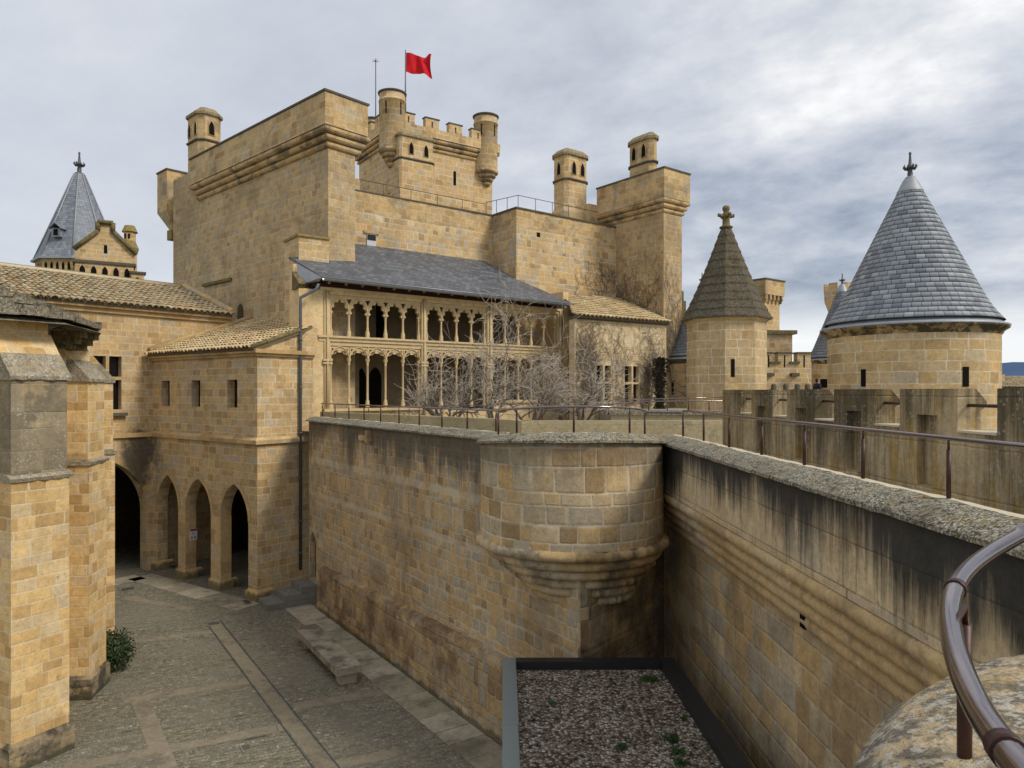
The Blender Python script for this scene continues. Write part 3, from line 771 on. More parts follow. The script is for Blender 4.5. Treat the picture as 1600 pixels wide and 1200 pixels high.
# low garden wall just behind the coping
def lowwall(name, label, pts, h0, h1, w, mat, cap, capmat='coping'):
    t = thing(name, V3(pts[0], h0), label, 'wall'); mb = MB(); cp = MB()
    for i in range(len(pts)-1):
        a, b = pts[i], pts[i+1]; d = (b-a).normalized(); n = V2(-d.y, d.x); L = (b-a).length
        mb.ob(a, d, n, -.0, L-.003, 0, w, h0, h1)
        if cap: cp.ob(a, d, n, -.05, L-.053, -.08, w+.08, h1+.002, h1+cap)
    mb.build('wall', M[mat], t)
    if cap: cp.build('cap', M[capmat], t)
    return t
q = lambda px, Y: V2((px-800)/F*Y, Y)
lowwall('garden_wall', 'low mossy garden wall just behind the turret railing', [q(500, 27.0), q(772, 19.8), q(815, 18.6), q(1135, 18.6)], ZF-.05, 6.72, .3, 'gardenwall', 0)
lowwall('terrace_wall', 'low terrace edge wall with lichened cap below the octagonal stone tower', [q(955, 25.2), q(1045, 25), q(1330, 25)], ZF-.05, 6.66, .35, 'gardenwall', .14)
mb = MB(); mb.ob(q(1000, 25.36), V2(1, 0), V2(0, 1), -.4, 22, 0, 18, ZF, 6.62); struct(mb, 'upper_terrace_ground', M['terrace'])

# ------------------------------------------------------------------ battlement wall
def wl(Y): return V2(6.0-.045*Y, Y)
c0 = 1110*6.0
yk = [c0/(px-750) for px in (1129, 1174, 1229, 1303, 1406, 1558)]
ye = [c0/(px-750) for px in (1157.5, 1208, 1274, 1368, 1496, 1760)]
DW = V2(-.045, 1).normalized(); NW = V2(-DW.y, DW.x)   # NW points to the walk
t = thing('battlement_wall', V3(wl(10), ZF), 'mossy crenellated battlement wall with recessed panels beside the walkway', 'wall')
ZS = 6.98; ZM = 7.53; TH = .30
o0 = wl(3.0)
def wrel(Y): return (wl(Y)-o0).dot(DW)
mb = MB()
Lm = wrel(yk[0])
mids = [(a+b)/2 for a, b in zip(yk, ye)]
mb.ob(o0, DW, NW, 0, Lm, -TH, -.12, ZF-.1, ZS)
ol = [(0, ZF-.1), (0, ZS)]
for m in mids[:0:-1]:
    s = wrel(m); ol += [(s-.22, ZS), (s-.22, 6.22), (s+.22, 6.22), (s+.22, ZS)]
ol += [(Lm, ZS), (Lm, ZF-.1)]
plate(mb, o0, DW, -NW, ol, [], .12)
mb.build('wall', M['merlon'], t)
for i, (a, b) in enumerate(zip(yk, ye)):
    sa, sb = wrel(a), wrel(b); mb = MB()
    out = [(sb, ZS), (sb, ZM), (sa, ZM), (sa, ZS)]
    if i: 
        m = wrel(mids[i]); out += [(m+.22, ZS), (m+.22, 7.18), (m-.22, 7.18), (m-.22, ZS)]
    plate(mb, o0, DW, -NW, out, [], .12)
    pr = [(-.12, ZS+.002), (-.12, ZM), (-TH+.06, ZM), (-TH-.08, ZM-.16), (-TH-.08, ZM-.22), (-TH, ZM-.28), (-TH, ZS+.002)]
    A = [V3(o0+DW*sa+NW*x, z) for x, z in pr]; B = [V3(o0+DW*sb+NW*x, z) for x, z in pr]
    for k in range(7): mb.face([A[k], B[k], B[(k+1) % 7], A[(k+1) % 7]])
    for Q in (A, B):
        for tri in tessellate_polygon([Q]): mb.face([Q[k] for k in tri])
    mb.build('merlon', M['merlon'], t)
for i in range(5):
    mb = MB(); mb.tube([V3(o0+DW*(wrel(ye[i])+.1)-NW*.14, 7.32), V3(o0+DW*(wrel(yk[i+1])-.1)-NW*.14, 7.32)], .022, 6); mb.build('safety_bar', M['rust'], t)
    mb = MB(); mb.ob(o0, DW, NW, wrel(yk[i+1])+.0, wrel(ye[i])-.0, -TH-.02, .015, ZS+.002, ZS+.03); mb.build('sill', M['palestrip'], t)

# ------------------------------------------------------------------ railings
def railing(name, label, pts, h, spacing, group, r=.021, skip0=0.0, curve=False):
    t = thing(name, pts[0], label, 'railing', group)
    mb = MB(); mb.tube([p+Vector((0, 0, h)) for p in pts], r, 8); mb.build('handrail', M['tube'], t)
    L = 0; nxt = skip0
    for i in range(len(pts)-1):
        a, b = pts[i], pts[i+1]; l = (b-a).length
        while nxt <= L+l:
            p = a+(b-a)*((nxt-L)/l)
            m = MB(); m.tube([p-Vector((0, 0, .05)), p+Vector((0, 0, h*.80))], .021, 6); m.tube([p+Vector((0, 0, h*.80)), p+Vector((0, 0, h))], .011, 5)
            m.build('post', M['rust'], t); nxt += spacing
        L += l
    return t
zc = OZ+.19
RG = 'brown steel railings along the wall tops'
railing('railing', 'brown steel railing on the court wall coping in front of the traceried gallery', [V3(a0+D1*.3-N1*.36, zc), V3(tl-N1*.36, zc)], .46, 1.28, RG, skip0=.1)
railing('railing', 'curved brown steel railing on top of the round corner turret', [V3(circ(a, TR-.36), zc+tilt(a)) for a in ang[1:]]+[V3(QA-NQ*.37+DQ*.6, zc)], .46, 1.22, RG, skip0=.5)
railing('railing', 'long brown steel railing on the curtain wall facing the battlements', [V3(QA-NQ*.40+DQ*(.62+.5*i), zc) for i in range(26)], .50, 1.42, RG, skip0=.0)
railing('railing', 'thin brown railing on the low terrace edge below the octagonal tower', [V3(q(830, 25.6), 6.4), V3(q(1000, 25.5), 6.75), V3(q(1330, 25.5), 6.80)], .38, 1.5, RG, skip0=.4, r=.018)
railing('railing', 'thin brown railing in front of the vine covered tiled house', [V3(q(560, 28.2), 6.35), V3(q(800, 28.6), 6.45), V3(q(1060, 28.5), 6.72), V3(q(1150, 28.5), 6.76)], .5, 1.6, RG, skip0=.4, r=.018)

# near handrail and near turret parapet
NC, NR = V2(2.36, 1.05), 1.70
t = thing('near_turret_parapet', V3(NC, 5.2), 'big rounded lichen covered coping stone of the nearest turret', 'parapet')
prof = [(NR-.02, 3.4), (NR-.02, 6.25), (NR+.01, 6.36), (NR-.02, 6.47), (NR-.10, 6.55), (NR-.24, 6.60), (NR-.42, 6.625), (NR-.58, 6.61), (NR-.63, 6.56), (NR-.63, 5.2)]
mb = MB(); mb.lathe(NC, prof, 90, .30*PI, 1.35*PI, True, .003); mb.build('coping', M['nearstone'], t)
t = thing('near_handrail', (1.11, 1.75, 6.6), 'thick curved brown steel handrail close to the camera', 'handrail')
pts = [Vector((2.9, 2.72, 6.96)), Vector((2.35, 2.68, 6.97)), P(1620, 826, 2.52), P(1590, 839, 2.46), P(1550, 862, 2.32), P(1515, 889, 2.14), P(1493, 920, 1.95), P(1485, 955, 1.80), P(1489, 1000, 1.60), P(1503, 1050, 1.42), P(1528, 1105, 1.27), P(1560, 1155, 1.14), P(1600, 1207, 1.03), P(1660, 1270, .93), P(1760, 1370, .82)]
def smooth(pts, n=6):
    out = []
    for i in range(len(pts)-1):
        p0, p1, p2, p3 = pts[max(i-1, 0)], pts[i], pts[i+1], pts[min(i+2, len(pts)-1)]
        for k in range(n):
            u = k/n
            out.append(.5*((2*p1)+(p2-p0)*u+(2*p0-5*p1+4*p2-p3)*u*u+(3*p1-p0-3*p2+p3)*u**3))
    return out+[pts[-1]]
sp = smooth(pts); 
mb = MB(); mb.tube(sp, .0245, 16); mb.build('tube', M['tube'], t)
for px, py, Y, d in ((1493, 918, 1.96, .03), (1571, 1168, 1.105, .035)):
    k = min(range(len(sp)), key=lambda i: (sp[i]-P(px, py, Y)).length); dv = (sp[min(k+1, len(sp)-1)]-sp[k-1]).normalized()
    mb = MB(); mb.tube([sp[k]-dv*d*.5, sp[k]+dv*d*.5], .0275, 16); mb.build('sleeve', M['rust'], t)
pb = P(1507, 1170, 1.74); pk = sp[min(range(len(sp)), key=lambda i: (sp[i]-P(1487, 985, 1.68)).length)]
mb = MB(); mb.tube([Vector((pb.x, pb.y, 6.5)), Vector((pb.x, pb.y, 6.93))], .0165, 10); mb.tube([Vector((pb.x, pb.y, 6.93)), Vector((pb.x, pb.y, 6.97)), pk], .008, 8); mb.build('post', M['rust'], t)

# ------------------------------------------------------------------ gravel roofed annex
d = 4.75; ZR = CZ-d
yb = 12.66; xl, xr = -.17, 2.88
t = thing('annex', (1.4, 9, 0), 'flat roofed annex with metal edging and gravel on top at the foot of the walls', 'building')
poly = [V2(xl, yb), V2(-.06, 4.0), V2(3.22, 4.0), V2(xr, yb)]
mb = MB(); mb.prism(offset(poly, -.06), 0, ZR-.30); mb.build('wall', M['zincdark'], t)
def edging(a, b, w, mat, inw):
    mb = MB(); d = (b-a).normalized(); L = (b-a).length
    mb.ob(a, d, inw, 0, L, 0, w, ZR-.34, ZR); return mb.build('edging', M[mat], t)
eL = (poly[1]-poly[0]).normalized(); eR = (poly[2]-poly[3]).normalized()
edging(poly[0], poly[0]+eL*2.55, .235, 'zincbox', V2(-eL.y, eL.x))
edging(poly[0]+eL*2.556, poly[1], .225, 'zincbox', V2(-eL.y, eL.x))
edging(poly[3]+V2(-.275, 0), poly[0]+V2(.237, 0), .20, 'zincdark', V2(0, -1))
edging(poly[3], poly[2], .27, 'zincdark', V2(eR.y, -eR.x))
mb = MB(); mb.cap(offset(poly, -.2), ZR-.14); gr = mb.build('gravel', M['gravel'], t); gr['kind'] = 'stuff'
for px, py, n_, s_ in ((1014, 1064, 60, .13), (860, 1101, 12, .06), (1052, 1158, 40, .10), (970, 1171, 30, .07), (1058, 1178, 30, .09), (1064, 1196, 30, .09), (1070, 1125, 8, .05)):
    Y = (CZ-ZR+.14)*F/(py-HZ); c = V2((px-800)/F*Y, Y); mb = MB()
    for k in range(n_):
        p = c+V2(random.gauss(0, s_*.5), random.gauss(0, s_*.35)); a = random.uniform(0, 2*PI); dx = V2(math.cos(a), math.sin(a))
        h = random.uniform(.04, .09); w = random.uniform(.008, .016)
        mb.face([V3(p-dx*w, ZR-.14), V3(p+dx*w, ZR-.14), V3(p+V2(-dx.y, dx.x)*.05, ZR-.14+h)])
        mb.face([V3(p-dx*w, ZR-.12+h*.5), V3(p+dx*w*2, ZR-.13+h*.3), V3(p+dx*.06, ZR-.14+h)])
    nm = {1014: 'widest green weed tuft in the far right of the gravel roof', 860: 'tiny weed tuft near the left metal edging', 1052: 'green weed tuft nearest the black edging mid roof', 970: 'green weed tuft in the middle of the near gravel', 1058: 'green weed tuft near the bottom edge of the photo', 1064: 'lowest green weed tuft on the gravel roof', 1070: 'faint small weed tuft on the right of the gravel'}[px]
    mb.build('weed_tuft', M['tuft'], None, (nm, 'weeds', 'weed tufts on the gravel roof'))

# ------------------------------------------------------------------ bench, steps, manholes, bush
t = thing('stone_bench', (-5.2, 19.9, 0), 'long low stone slab bench by the court wall', 'bench')
bo = V2(-6.5, 21.2); bd = (V2(-4.42, 17.95)-bo).normalized(); bn = V2(-bd.y, bd.x)
if bn.x < 0: bn = -bn
for a, b in ((0, 2.62), (2.625, 3.86)):
    mb = MB(); mb.ob(bo, bd, bn, a, b, 0, .66, .27, .45); mb.build('seat_slab', M['bench'], t)
for a, b in ((.3, .8), (3.4, 3.78)):
    mb = MB(); mb.ob(bo, bd, bn, a, b, .12, .56, 0, .27); mb.build('support', M['bench'], t)
t = thing('stone_steps', V3(WA-D1*.9+N1*.5, 0), 'three dark worn stone steps up to the arched niche', 'steps')
so = WA-D1*1.05+UP; dpx = at_px(so, D1, 489)[0]
for k, (a, b, w) in enumerate(((-.45, .42, 1.75), (-.45, .36, 1.15), (-.45, .30, .58))):
    mb = MB(); o = V2(dpx.x, dpx.y)
    mb.ob(o, D1, N1, -.62, .50-.01*k, -.15-.002*k, w, .215*k, .215*k+.21); mb.build('step', M['step'], t)
def flat_thing(name, px, py, w, l, label, cat, mat, z=.008):
    Y = CZ*F/(py-HZ); c = V2((px-800)/F*Y, Y); mb = MB(); dd = V2(.56, -.828); nn = V2(.828, .56)
    t = thing(name, V3(c, 0), label, cat, 'metal covers in the paving')
    mb = MB(); mb.ob(c, dd, nn, -l/2, l/2, -w/2, w/2, .001, z+.006); mb.build('frame', M['channel'], t)
    for k in range(5):
        mb = MB(); x = -l/2+.05+(l-.1)*k/5; mb.ob(c, dd, nn, x, x+(l-.1)/5-.02, -w/2+.04, w/2-.04, .002, z+.010); mb.build('bar', M['leaddark'], t)
flat_thing('drain_cover', 334, 975, .42, .36, 'square drain cover at the top of the long drain channel', 'drain cover', 'leaddark')
flat_thing('drain_cover', 385, 1169, .22, .34, 'small dark drain cover low in the foreground paving', 'drain cover', 'leaddark')
flat_thing('drain_cover', 200, 921, .5, .5, 'drain cover in the shade before the big arch', 'drain cover', 'leaddark')
flat_thing('drain_cover', 386, 941, .25, .6, 'dark grating at the foot of the arcade corner', 'drain cover', 'leaddark')
def bush(px, py, r, label):
    Y = CZ*F/(py-HZ); c = Vector(((px-800)/F*Y, Y, 0)); t = thing('round_bush', c, label, 'bush')
    mb = MB()
    for k in range(9):
        a = random.uniform(0, 6.28); mb.tube([c, c+Vector((math.cos(a)*r*.3, math.sin(a)*r*.3, r*.8)), c+Vector((math.cos(a)*r*.6, math.sin(a)*r*.6, r*1.5))], [.03, .02, .008], 5)
    mb.build('stems', M['bark'], t)
    mb = MB()
    for k in range(2600):
        v = Vector((random.gauss(0, 1), random.gauss(0, 1), random.gauss(0, 1))).normalized()*r*random.uniform(.45, 1.05)*(1+.12*math.sin(k*.37))
        p = c+Vector((v.x, v.y, max(.05, v.z*1.1+r*1.05))); a = Vector((random.gauss(0, 1), random.gauss(0, 1), random.gauss(0, 1))).normalized()
        b = a.cross(v.normalized()+Vector((.01, .02, 0))).normalized(); s = random.uniform(.03, .055)
        mb.face([p-a*s, p+b*s*.5, p+a*s, p-b*s*.5])
    mb.build('foliage', M['leaf'], t, doubles=False)
bush(178, 1048, .52, 'round dark green bush against the second buttress')
# ------------------------------------------------------------------ apse with buttresses
t = thing('church_apse', (-13.6, 16.4, 0), 'church apse with stepped stone buttresses and a lichened slab roof', 'church')
AC = V2(-14.0, 16.4)
def buttress(fo, fd, w, depth, name_mat='apse', plinth_z=.55):
    # fo: right front corner on the ground, fd: plan direction along the front face to the left; front normal points to the court
    nn = V2(-fd.y, fd.x)
    if nn.dot(AC-fo) < 0: nn = -nn          # nn points in
    def bx(m, a0, a1, b0, b1, z0, z1): m.ob(fo, fd, nn, a0, a1, b0, b1, z0, z1)
    up = MB()
    zs, zw, zt = 5.72, 7.74, 8.70
    m = MB(); bx(m, 0, w, .07, depth, plinth_z, zs); b = m.build('buttress', M['apse'], t)
    m = MB(); bx(m, -.07, w+.07, 0, depth, 0, plinth_z-.06)
    lo = [fo+fd*-.07+nn*0, fo+fd*(w+.07), fo+fd*(w+.07)+nn*depth, fo-fd*.07+nn*depth]; hi = [fo+nn*.07, fo+fd*w+nn*.07, fo+fd*w+nn*depth, fo+nn*depth]
    m.frust(lo, plinth_z-.06, hi, plinth_z+.02, False, True); m.build('plinth', M['apsefoot'], b)
    m = MB(); bx(m, .02, w-.02, .11, depth, zs+.06, zw); m.build('upper_stage', M['apsedark' if w > 1.0 else 'apse'], b)
    m = MB(); n_ = 9; prev = None                      # drip course, its edge worn
    for i in range(n_+1):
        a = -.05+(w+.1)*i/n_; j = random.uniform(-.02, .02); o = fo+fd*a
        cur = [V3(o+nn*(.03+j), zs-.02+j*.5), V3(o+nn*(.0+j), zs+.05), V3(o+nn*.14, zs+.13), V3(o+nn*depth, zs+.13), V3(o+nn*depth, zs-.02)]
        if prev:
            for k in range(5): m.face([prev[k], cur[k], cur[(k+1) % 5], prev[(k+1) % 5]])
        else: m.face(cur)
        prev = cur
    m.face(prev); m.build('drip_course', M['weather'], b)
    m = MB(); m2 = MB(); prev = None
    zm = zw+.06+(zt-zw-.06)*.52
    for i in range(11):
        a = -.03+(w+.06)*i/10; j = random.uniform(-.03, .03); o = fo+fd*a
        cur = [V3(o+nn*(.06+j), zw-.01+j*.5), V3(o+nn*(.05+j), zw+.06), V3(o+nn*.44, zm), V3(o+nn*depth, zm), V3(o+nn*depth, zw-.01), V3(o+nn*.45, zm-.01), V3(o+nn*.80, zt), V3(o+nn*depth, zt), V3(o+nn*depth, zm-.01)]
        if prev:
            for (p_, q_) in ((0, 1), (1, 2), (2, 3), (4, 0)): m.face([prev[p_], cur[p_], cur[q_], prev[q_]])
            for (p_, q_) in ((5, 6), (6, 7)): m2.face([prev[p_], cur[p_], cur[q_], prev[q_]])
        if i in (0, 10): m.face(cur[:5]); m2.face(cur[5:])
        prev = cur
    m.build('weathering', M['weather'], b); m2.build('upper_slope', M['apse'], b)
    m = MB(); bx(m, .03, w-.03, .78, depth, zw, 9.0); m.build('top_stage', M['apse'], b)
    return b
fB1 = V2(-9.22, 14.86); dB1 = (V2(-9.73, 13.90)-fB1).normalized()
buttress(fB1, dB1, 1.12, 2.6)
fB2 = V2(-10.38, 18.30); dB2 = (V2(-10.22, 17.16)-fB2).normalized()
buttress(fB2, dB2, .98, 2.4)
fB3 = V2(-11.95, 21.0); dB3 = V2(.70, -.71)
buttress(fB3, dB3, .95, 2.4)
mb = MB(); mb.prism(ngon(AC, 3.35, 10, .2), 0, 8.95); mb.build('wall', M['apse'], t)
eave = [P(-260, 470, 12.9), P(-60, 505, 13.5), P(30, 508, 14.15), P(108, 513, 15.0), P(158, 507, 17.2), P(150, 506, 19.6), P(100, 506, 22), P(-100, 500, 24)]
eave = [Vector((e.x, e.y, 9.0)) for e in eave]
apx = Vector((-16.2, 17.2, 11.4))
rf = MB(); NCZ = 14
base = MB()
for i in range(len(eave)-1): base.face([eave[i]-Vector((0, 0, .1)), eave[i+1]-Vector((0, 0, .1)), apx-Vector((0, 0, .1))])
rb = base.build('roof', M['slabs'], t)
for k in range(NCZ):
    t0, t1 = k/NCZ, (k+1.25)/NCZ
    for i in range(len(eave)-1):
        a, b = eave[i]+(apx-eave[i])*t0, eave[i+1]+(apx-eave[i+1])*t0
        a2, b2 = eave[i]+(apx-eave[i])*t1, eave[i+1]+(apx-eave[i+1])*t1
        L = (b-a).length; s = -random.uniform(0, .3)
        while s < L-.02:
            w = random.uniform(.32, .75); s2 = min(L+.03, s+w); s1 = max(0, s)
            f1, f2 = s1/L, s2/L; jz = random.uniform(-.012, .03); jo = random.uniform(-.06, .05)
            out = (a+b)/2-apx; out.z = 0; out.normalize()
            p0, p1 = a+(b-a)*f1+out*jo, a+(b-a)*f2+out*(jo+random.uniform(-.05, .05)); p2, p3 = a2+(b2-a2)*f2, a2+(b2-a2)*f1
            p2.z = p1.z+.30*(p2.z-p1.z); p3.z = p0.z+.30*(p3.z-p0.z)
            th = random.uniform(.10, .16); u = Vector((0, 0, 1))
            lo = [p0+u*jz, p1+u*jz, p2+u*jz, p3+u*jz]; hi = [q_+u*th for q_ in lo]
            rf.hexa(lo, hi); s = s2+.008 if s2 < L else L
rf.build('roof_slabs', M['slabs'], rb, doubles=False)
mb = MB()
for px, Y in ((148, 17.3), (128, 16.6)):
    p = P(px, 520, Y); c2 = V2(p.x, p.y); dd = (AC-c2).normalized(); nn = V2(-dd.y, dd.x)
    mb.ob(c2, dd, nn, -.05, .6, -.16, .16, 8.74, 8.9); mb.ob(c2, dd, nn, .08, .6, -.14, .14, 8.6, 8.74); mb.ob(c2, dd, nn, .2, .6, -.12, .12, 8.48, 8.6)
mb.build('eave_corbel', M['mossystone'], t)

# ------------------------------------------------------------------ arcade building
t = thing('arcade_building', V3(CA, 0), 'sandstone arcade house with three pointed arches, three small windows and a clay tile roof', 'building')
na = -W1d                                            # outward normal of the arcade
ZL, ZE = 5.72, 8.92
arcs = [arch(.56, 2.38, 0, 2.75, 4.08), arch(3.05, 4.94, 0, 2.75, 4.08), arch(5.5, 7.2, 0, 2.75, 4.06)]
out = [(0, 0)]
for a in arcs: out += a
out += [(7.6, 0), (7.6, ZL), (0, ZL)]
mb = MB(); plate(mb, CA, -U1, W1d, out, [], .42); aw = mb.build('wall', M['ashlar'], t)
wins = [(1.27, 1.94), (3.84, 4.5), (6.2, 6.9)]
mb = MB(); plate(mb, CA, -U1, W1d, [(0, ZL), (0, ZE), (7.6, ZE), (7.6, ZL)], [rect(a, b, 6.86, 7.92) for a, b in wins], .45); mb.build('upper_wall', M['ashlar'], t)
for a, b in wins:
    mb = MB(); mb.ob(CA+W1d*.30, -U1, W1d, a-.05, b+.05, 0, .02, 6.8, 8.0); w = mb.build('window', M['dark'], t)
    mb = MB(); mb.ob(CA+W1d*.10, -U1, W1d, a-.001, b+.001, 0, .2, 6.86, 6.885); mb.build('sill', M['trim'], w)
for i, a in enumerate(arcs):                          # moulded arch order
    mb = MB(); pts = a[1:-1]; cx = (a[0][0]+a[-1][0])/2
    for k in range(len(pts)-1):
        (s0, z0), (s1, z1) = pts[k], pts[k+1]
        def o_(s, z): 
            v = V2(s-cx, z-2.0).normalized(); return s+v.x*.22, z+v.y*.22
        q0, q1 = o_(s0, z0), o_(s1, z1)
        mb.face([V3(CA-U1*p[0]+na*.018, p[1]) for p in ((s0, z0), (s1, z1), q1, q0)])
    mb.build('arch_ring', M['pillar'], t)
bounds = [(0, .56), (2.38, 3.05), (4.94, 5.5), (7.2, 7.6)]
for i, (a, b) in enumerate(bounds):
    mb = MB(); w = .09
    mb.ob(CA, -U1, W1d, a-(.07 if i else .07), b+w, -.08, .50, 0, .30); mb.frust([CA-U1*(a-.07)+na*.08, CA-U1*(b+w)+na*.08, CA-U1*(b+w)+W1d*.7, CA-U1*(a-.07)+W1d*.7], .30, [CA-U1*a-na*.0, CA-U1*b, CA-U1*b+W1d*.6, CA-U1*a+W1d*.6], .40, False, False)
    mb.build('pillar_base', M['pillar'], t)
    if i in (1, 2):
        mb = MB(); mb.ob(CA, -U1, W1d, a-.006, b+.006, -.012, .432, .3, 2.75); mb.build('pillar', M['pillar'], t)
mb = MB(); mb.ob(CA, U1, W1d, -.55, -.0, .422, 2.4, 0, ZL)
mb.ob(CA, U1, W1d, -.45, -.0, .452, 2.4, ZL, ZE)
mb.build('side_wall', M['ashlar'], t)
mb = MB(); mb.ob(CA, U1, W1d, -7.6, .12, -.12, 2.4, ZL-.12, ZL+.02)
lo = [CA+U1*.12-W1d*.12, CA+U1*.12+W1d*2.4, CA-U1*7.6+W1d*2.4, CA-U1*7.6-W1d*.12]; hi = [CA+U1*.003-W1d*.003, CA+U1*.003+W1d*2.4, CA-U1*7.6+W1d*2.4, CA-U1*7.6-W1d*.003]
mb.frust(lo, ZL+.02, hi, ZL+.12, False, False); mb.build('ledge', M['trim'], t)
mb = MB(); mb.ob(CA, U1, W1d, -7.6, .10, -.10, 2.4, ZE-.16, ZE-.06); mb.ob(CA, U1, W1d, -7.6, .2, -.2, 2.4, ZE-.06, ZE+.08); mb.build('cornice', M['trim'], t)
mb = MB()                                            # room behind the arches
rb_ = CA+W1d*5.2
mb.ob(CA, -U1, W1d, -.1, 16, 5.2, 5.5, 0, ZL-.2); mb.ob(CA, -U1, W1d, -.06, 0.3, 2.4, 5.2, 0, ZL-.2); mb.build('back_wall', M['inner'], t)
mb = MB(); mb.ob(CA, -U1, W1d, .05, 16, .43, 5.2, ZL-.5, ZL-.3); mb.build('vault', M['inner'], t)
# gable and roof
ze0 = ZE+.13
def rz(b): return ze0+.365*(b+.25)
mb = MB(); A = [(0, ZE+.07), (2.6, ZE+.07), (2.6, rz(2.6)-.16), (0, ze0+.02)]
f = [V3(CA+W1d*b, z) for b, z in A]; bk = [V3(CA+W1d*b-U1*.4, z) for b, z in A]
mb.face(f); mb.face(bk)
for k in range(4): mb.face([f[k], f[(k+1) % 4], bk[(k+1) % 4], bk[k]])
mb.build('gable', M['ashlar'], t)
rp = [V3(CA+U1*.10-W1d*.25, rz(-.25)), V3(CI-W1d*.25+U1*.02, rz(-.25)), V3(CI+W1d*4.9+U1*.02, rz(4.9)), V3(CA-U1*1.3+W1d*4.35, rz(4.35)), V3(CA+U1*.10+W1d*1.9, rz(1.9))]
roof = tile_roof(t, rp, (rp[1]-rp[0]), .23, .36, 'tiles2')
mb = MB(); mb.tube([V3(CA+U1*.07-W1d*.3, rz(-.3)+.02), V3(CA+U1*.07+W1d*1.75, rz(1.75)+.02)], .085, 6); mb.build('verge', M['mossystone'], roof)
mb = MB(); mb.tube([V3(CI+U1*.1-W1d*.2, rz(-.2)+.14), V3(CI+U1*.1+W1d*4.6, rz(4.6)+.14)], .13, 6); mb.build('flashing', M['trim'], roof)
# sign on the pillar
sg = thing('notice_board', V3(CA-U1*4.94+W1d*.2, 1.5), 'small white notice with a red heading on an arcade pillar', 'sign')
so_ = CA-U1*(4.94+.0)+W1d*.03; 
so_ = CA-U1*(4.94-.13)
so_ = CA-U1*4.94
mb = MB(); so2 = CA-U1*4.926+W1d*.16
mb.ob(so2, W1d, U1, 0, .30, 0, .02, 1.52, 1.98); mb.build('board', M['white'], sg)
mb = MB(); mb.ob(so2, W1d, U1, .01, .29, .02, .024, 1.88, 1.97); mb.build('heading', M['redprint'], sg)
mb = MB()
for a, b, c, e in ((.04, .12, 1.56, 1.68), (.17, .26, 1.56, 1.68), (.05, .24, 1.74, 1.77), (.08, .2, 1.80, 1.83)): mb.ob(so2, W1d, U1, a, b, .02, .023, c, e)
mb.build('print', M['greyprint'], sg)
# drainpipe
t = thing('drainpipe', V3(GP(-.1, -.2), .5), 'grey drainpipe running down the corner from the slate roof gutter', 'drainpipe')
pe = P(498, 443, 27.0); pc = CA+U1*.10+W1d*1.75
pts = [pe, P(494, 452, 27.0), V3(pc, zat(465, 26.6)), V3(pc, zat(480, 26.6)), V3(pc, .8)]
mb = MB(); mb.tube(pts, .062, 8); mb.build('pipe', M['pipe'], t)
for z in (9.4, 7.6, 5.9, 4.2, 2.6, 1.4):
    mb = MB(); mb.tube([V3(pc, z), V3(pc, z+.07)], .078, 8); mb.build('bracket', M['pipe'], t)

# ------------------------------------------------------------------ long building on the left
t = thing('long_building', V3(CI, 0), 'long sandstone wing with a clay tile roof, mullioned window and one big arch', 'building')
ZB = 10.9
big = arch(.25, 3.85, 0, 2.5, 4.80, 12)
outl = [(-3.45, 0), (0.0, 0)]+big+[(9, 0), (9, ZB), (-3.45, ZB)]
hol = [rect(1.27, 1.75, 8.08, 8.9), rect(1.87, 2.35, 8.08, 8.9), rect(1.27, 1.75, 6.75, 7.95), rect(1.87, 2.35, 6.75, 7.95)]
mb = MB(); plate(mb, CI, -W1d, -U1, outl, hol, .6); mb.build('wall', M['ashlar'], t)
for a, b, c, e in ((1.27, 1.75, 8.08, 8.9), (1.87, 2.35, 8.08, 8.9), (1.27, 1.75, 6.75, 7.95), (1.87, 2.35, 6.75, 7.95)):
    mb = MB(); mb.ob(CI-U1*.3, -W1d, -U1, a-.04, b+.04, 0, .02, c-.04, e+.04); mb.build('window', M['dark'], t)
mb = MB(); mb.ob(CI, -W1d, U1, 1.1, 2.6, 0, .2, 6.5, 6.62); mb.build('window_sill', M['capstone'], t)
mb = MB(); mb.ob(CI, -W1d, U1, -.1, 9, 0, .12, ZL-.12, ZL+.06); mb.build('ledge', M['trim'], t)
mb = MB(); pts = big[1:-1]
for k in range(len(pts)-1):
    (s0, z0), (s1, z1) = pts[k], pts[k+1]
    def o_(s, z):
        v = V2(s-2.05, z-1.9).normalized(); return s+v.x*.3, z+v.y*.3
    q0, q1 = o_(s0, z0), o_(s1, z1); mb.face([V3(CI-W1d*p[0]+U1*.016, p[1]) for p in ((s0, z0), (s1, z1), q1, q0)])
mb.build('arch_ring', M['pillar'], t)
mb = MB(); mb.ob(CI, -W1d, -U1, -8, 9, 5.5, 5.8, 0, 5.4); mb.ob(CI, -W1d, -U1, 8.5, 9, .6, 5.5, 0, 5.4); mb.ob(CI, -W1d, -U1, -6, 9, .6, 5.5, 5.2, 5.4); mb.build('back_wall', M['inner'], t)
mb = MB(); mb.ob(CI, -W1d, U1, -3.45, 9, -.6, .12, ZB-.28, ZB-.10); mb.ob(CI, -W1d, U1, -3.45, 9, -.6, .26, ZB-.10, ZB+.06); mb.build('cornice', M['trim'], t)
e0 = CI+U1*.33; pitch = .36
rp = [V3(e0-W1d*9, ZB+.10), V3(e0+W1d*3.45, ZB+.10), V3(e0-U1*4.4+W1d*3.45, ZB+.10+4.4*pitch), V3(e0-U1*4.4-W1d*9, ZB+.10+4.4*pitch)]
roof = tile_roof(t, rp, rp[1]-rp[0], .25, .40, 'tiles')
mb = MB(); mb.tube([rp[3]+Vector((0, 0, .06)), rp[2]+Vector((0, 0, .06))], .13, 7); mb.build('ridge', M['tiles'], roof)
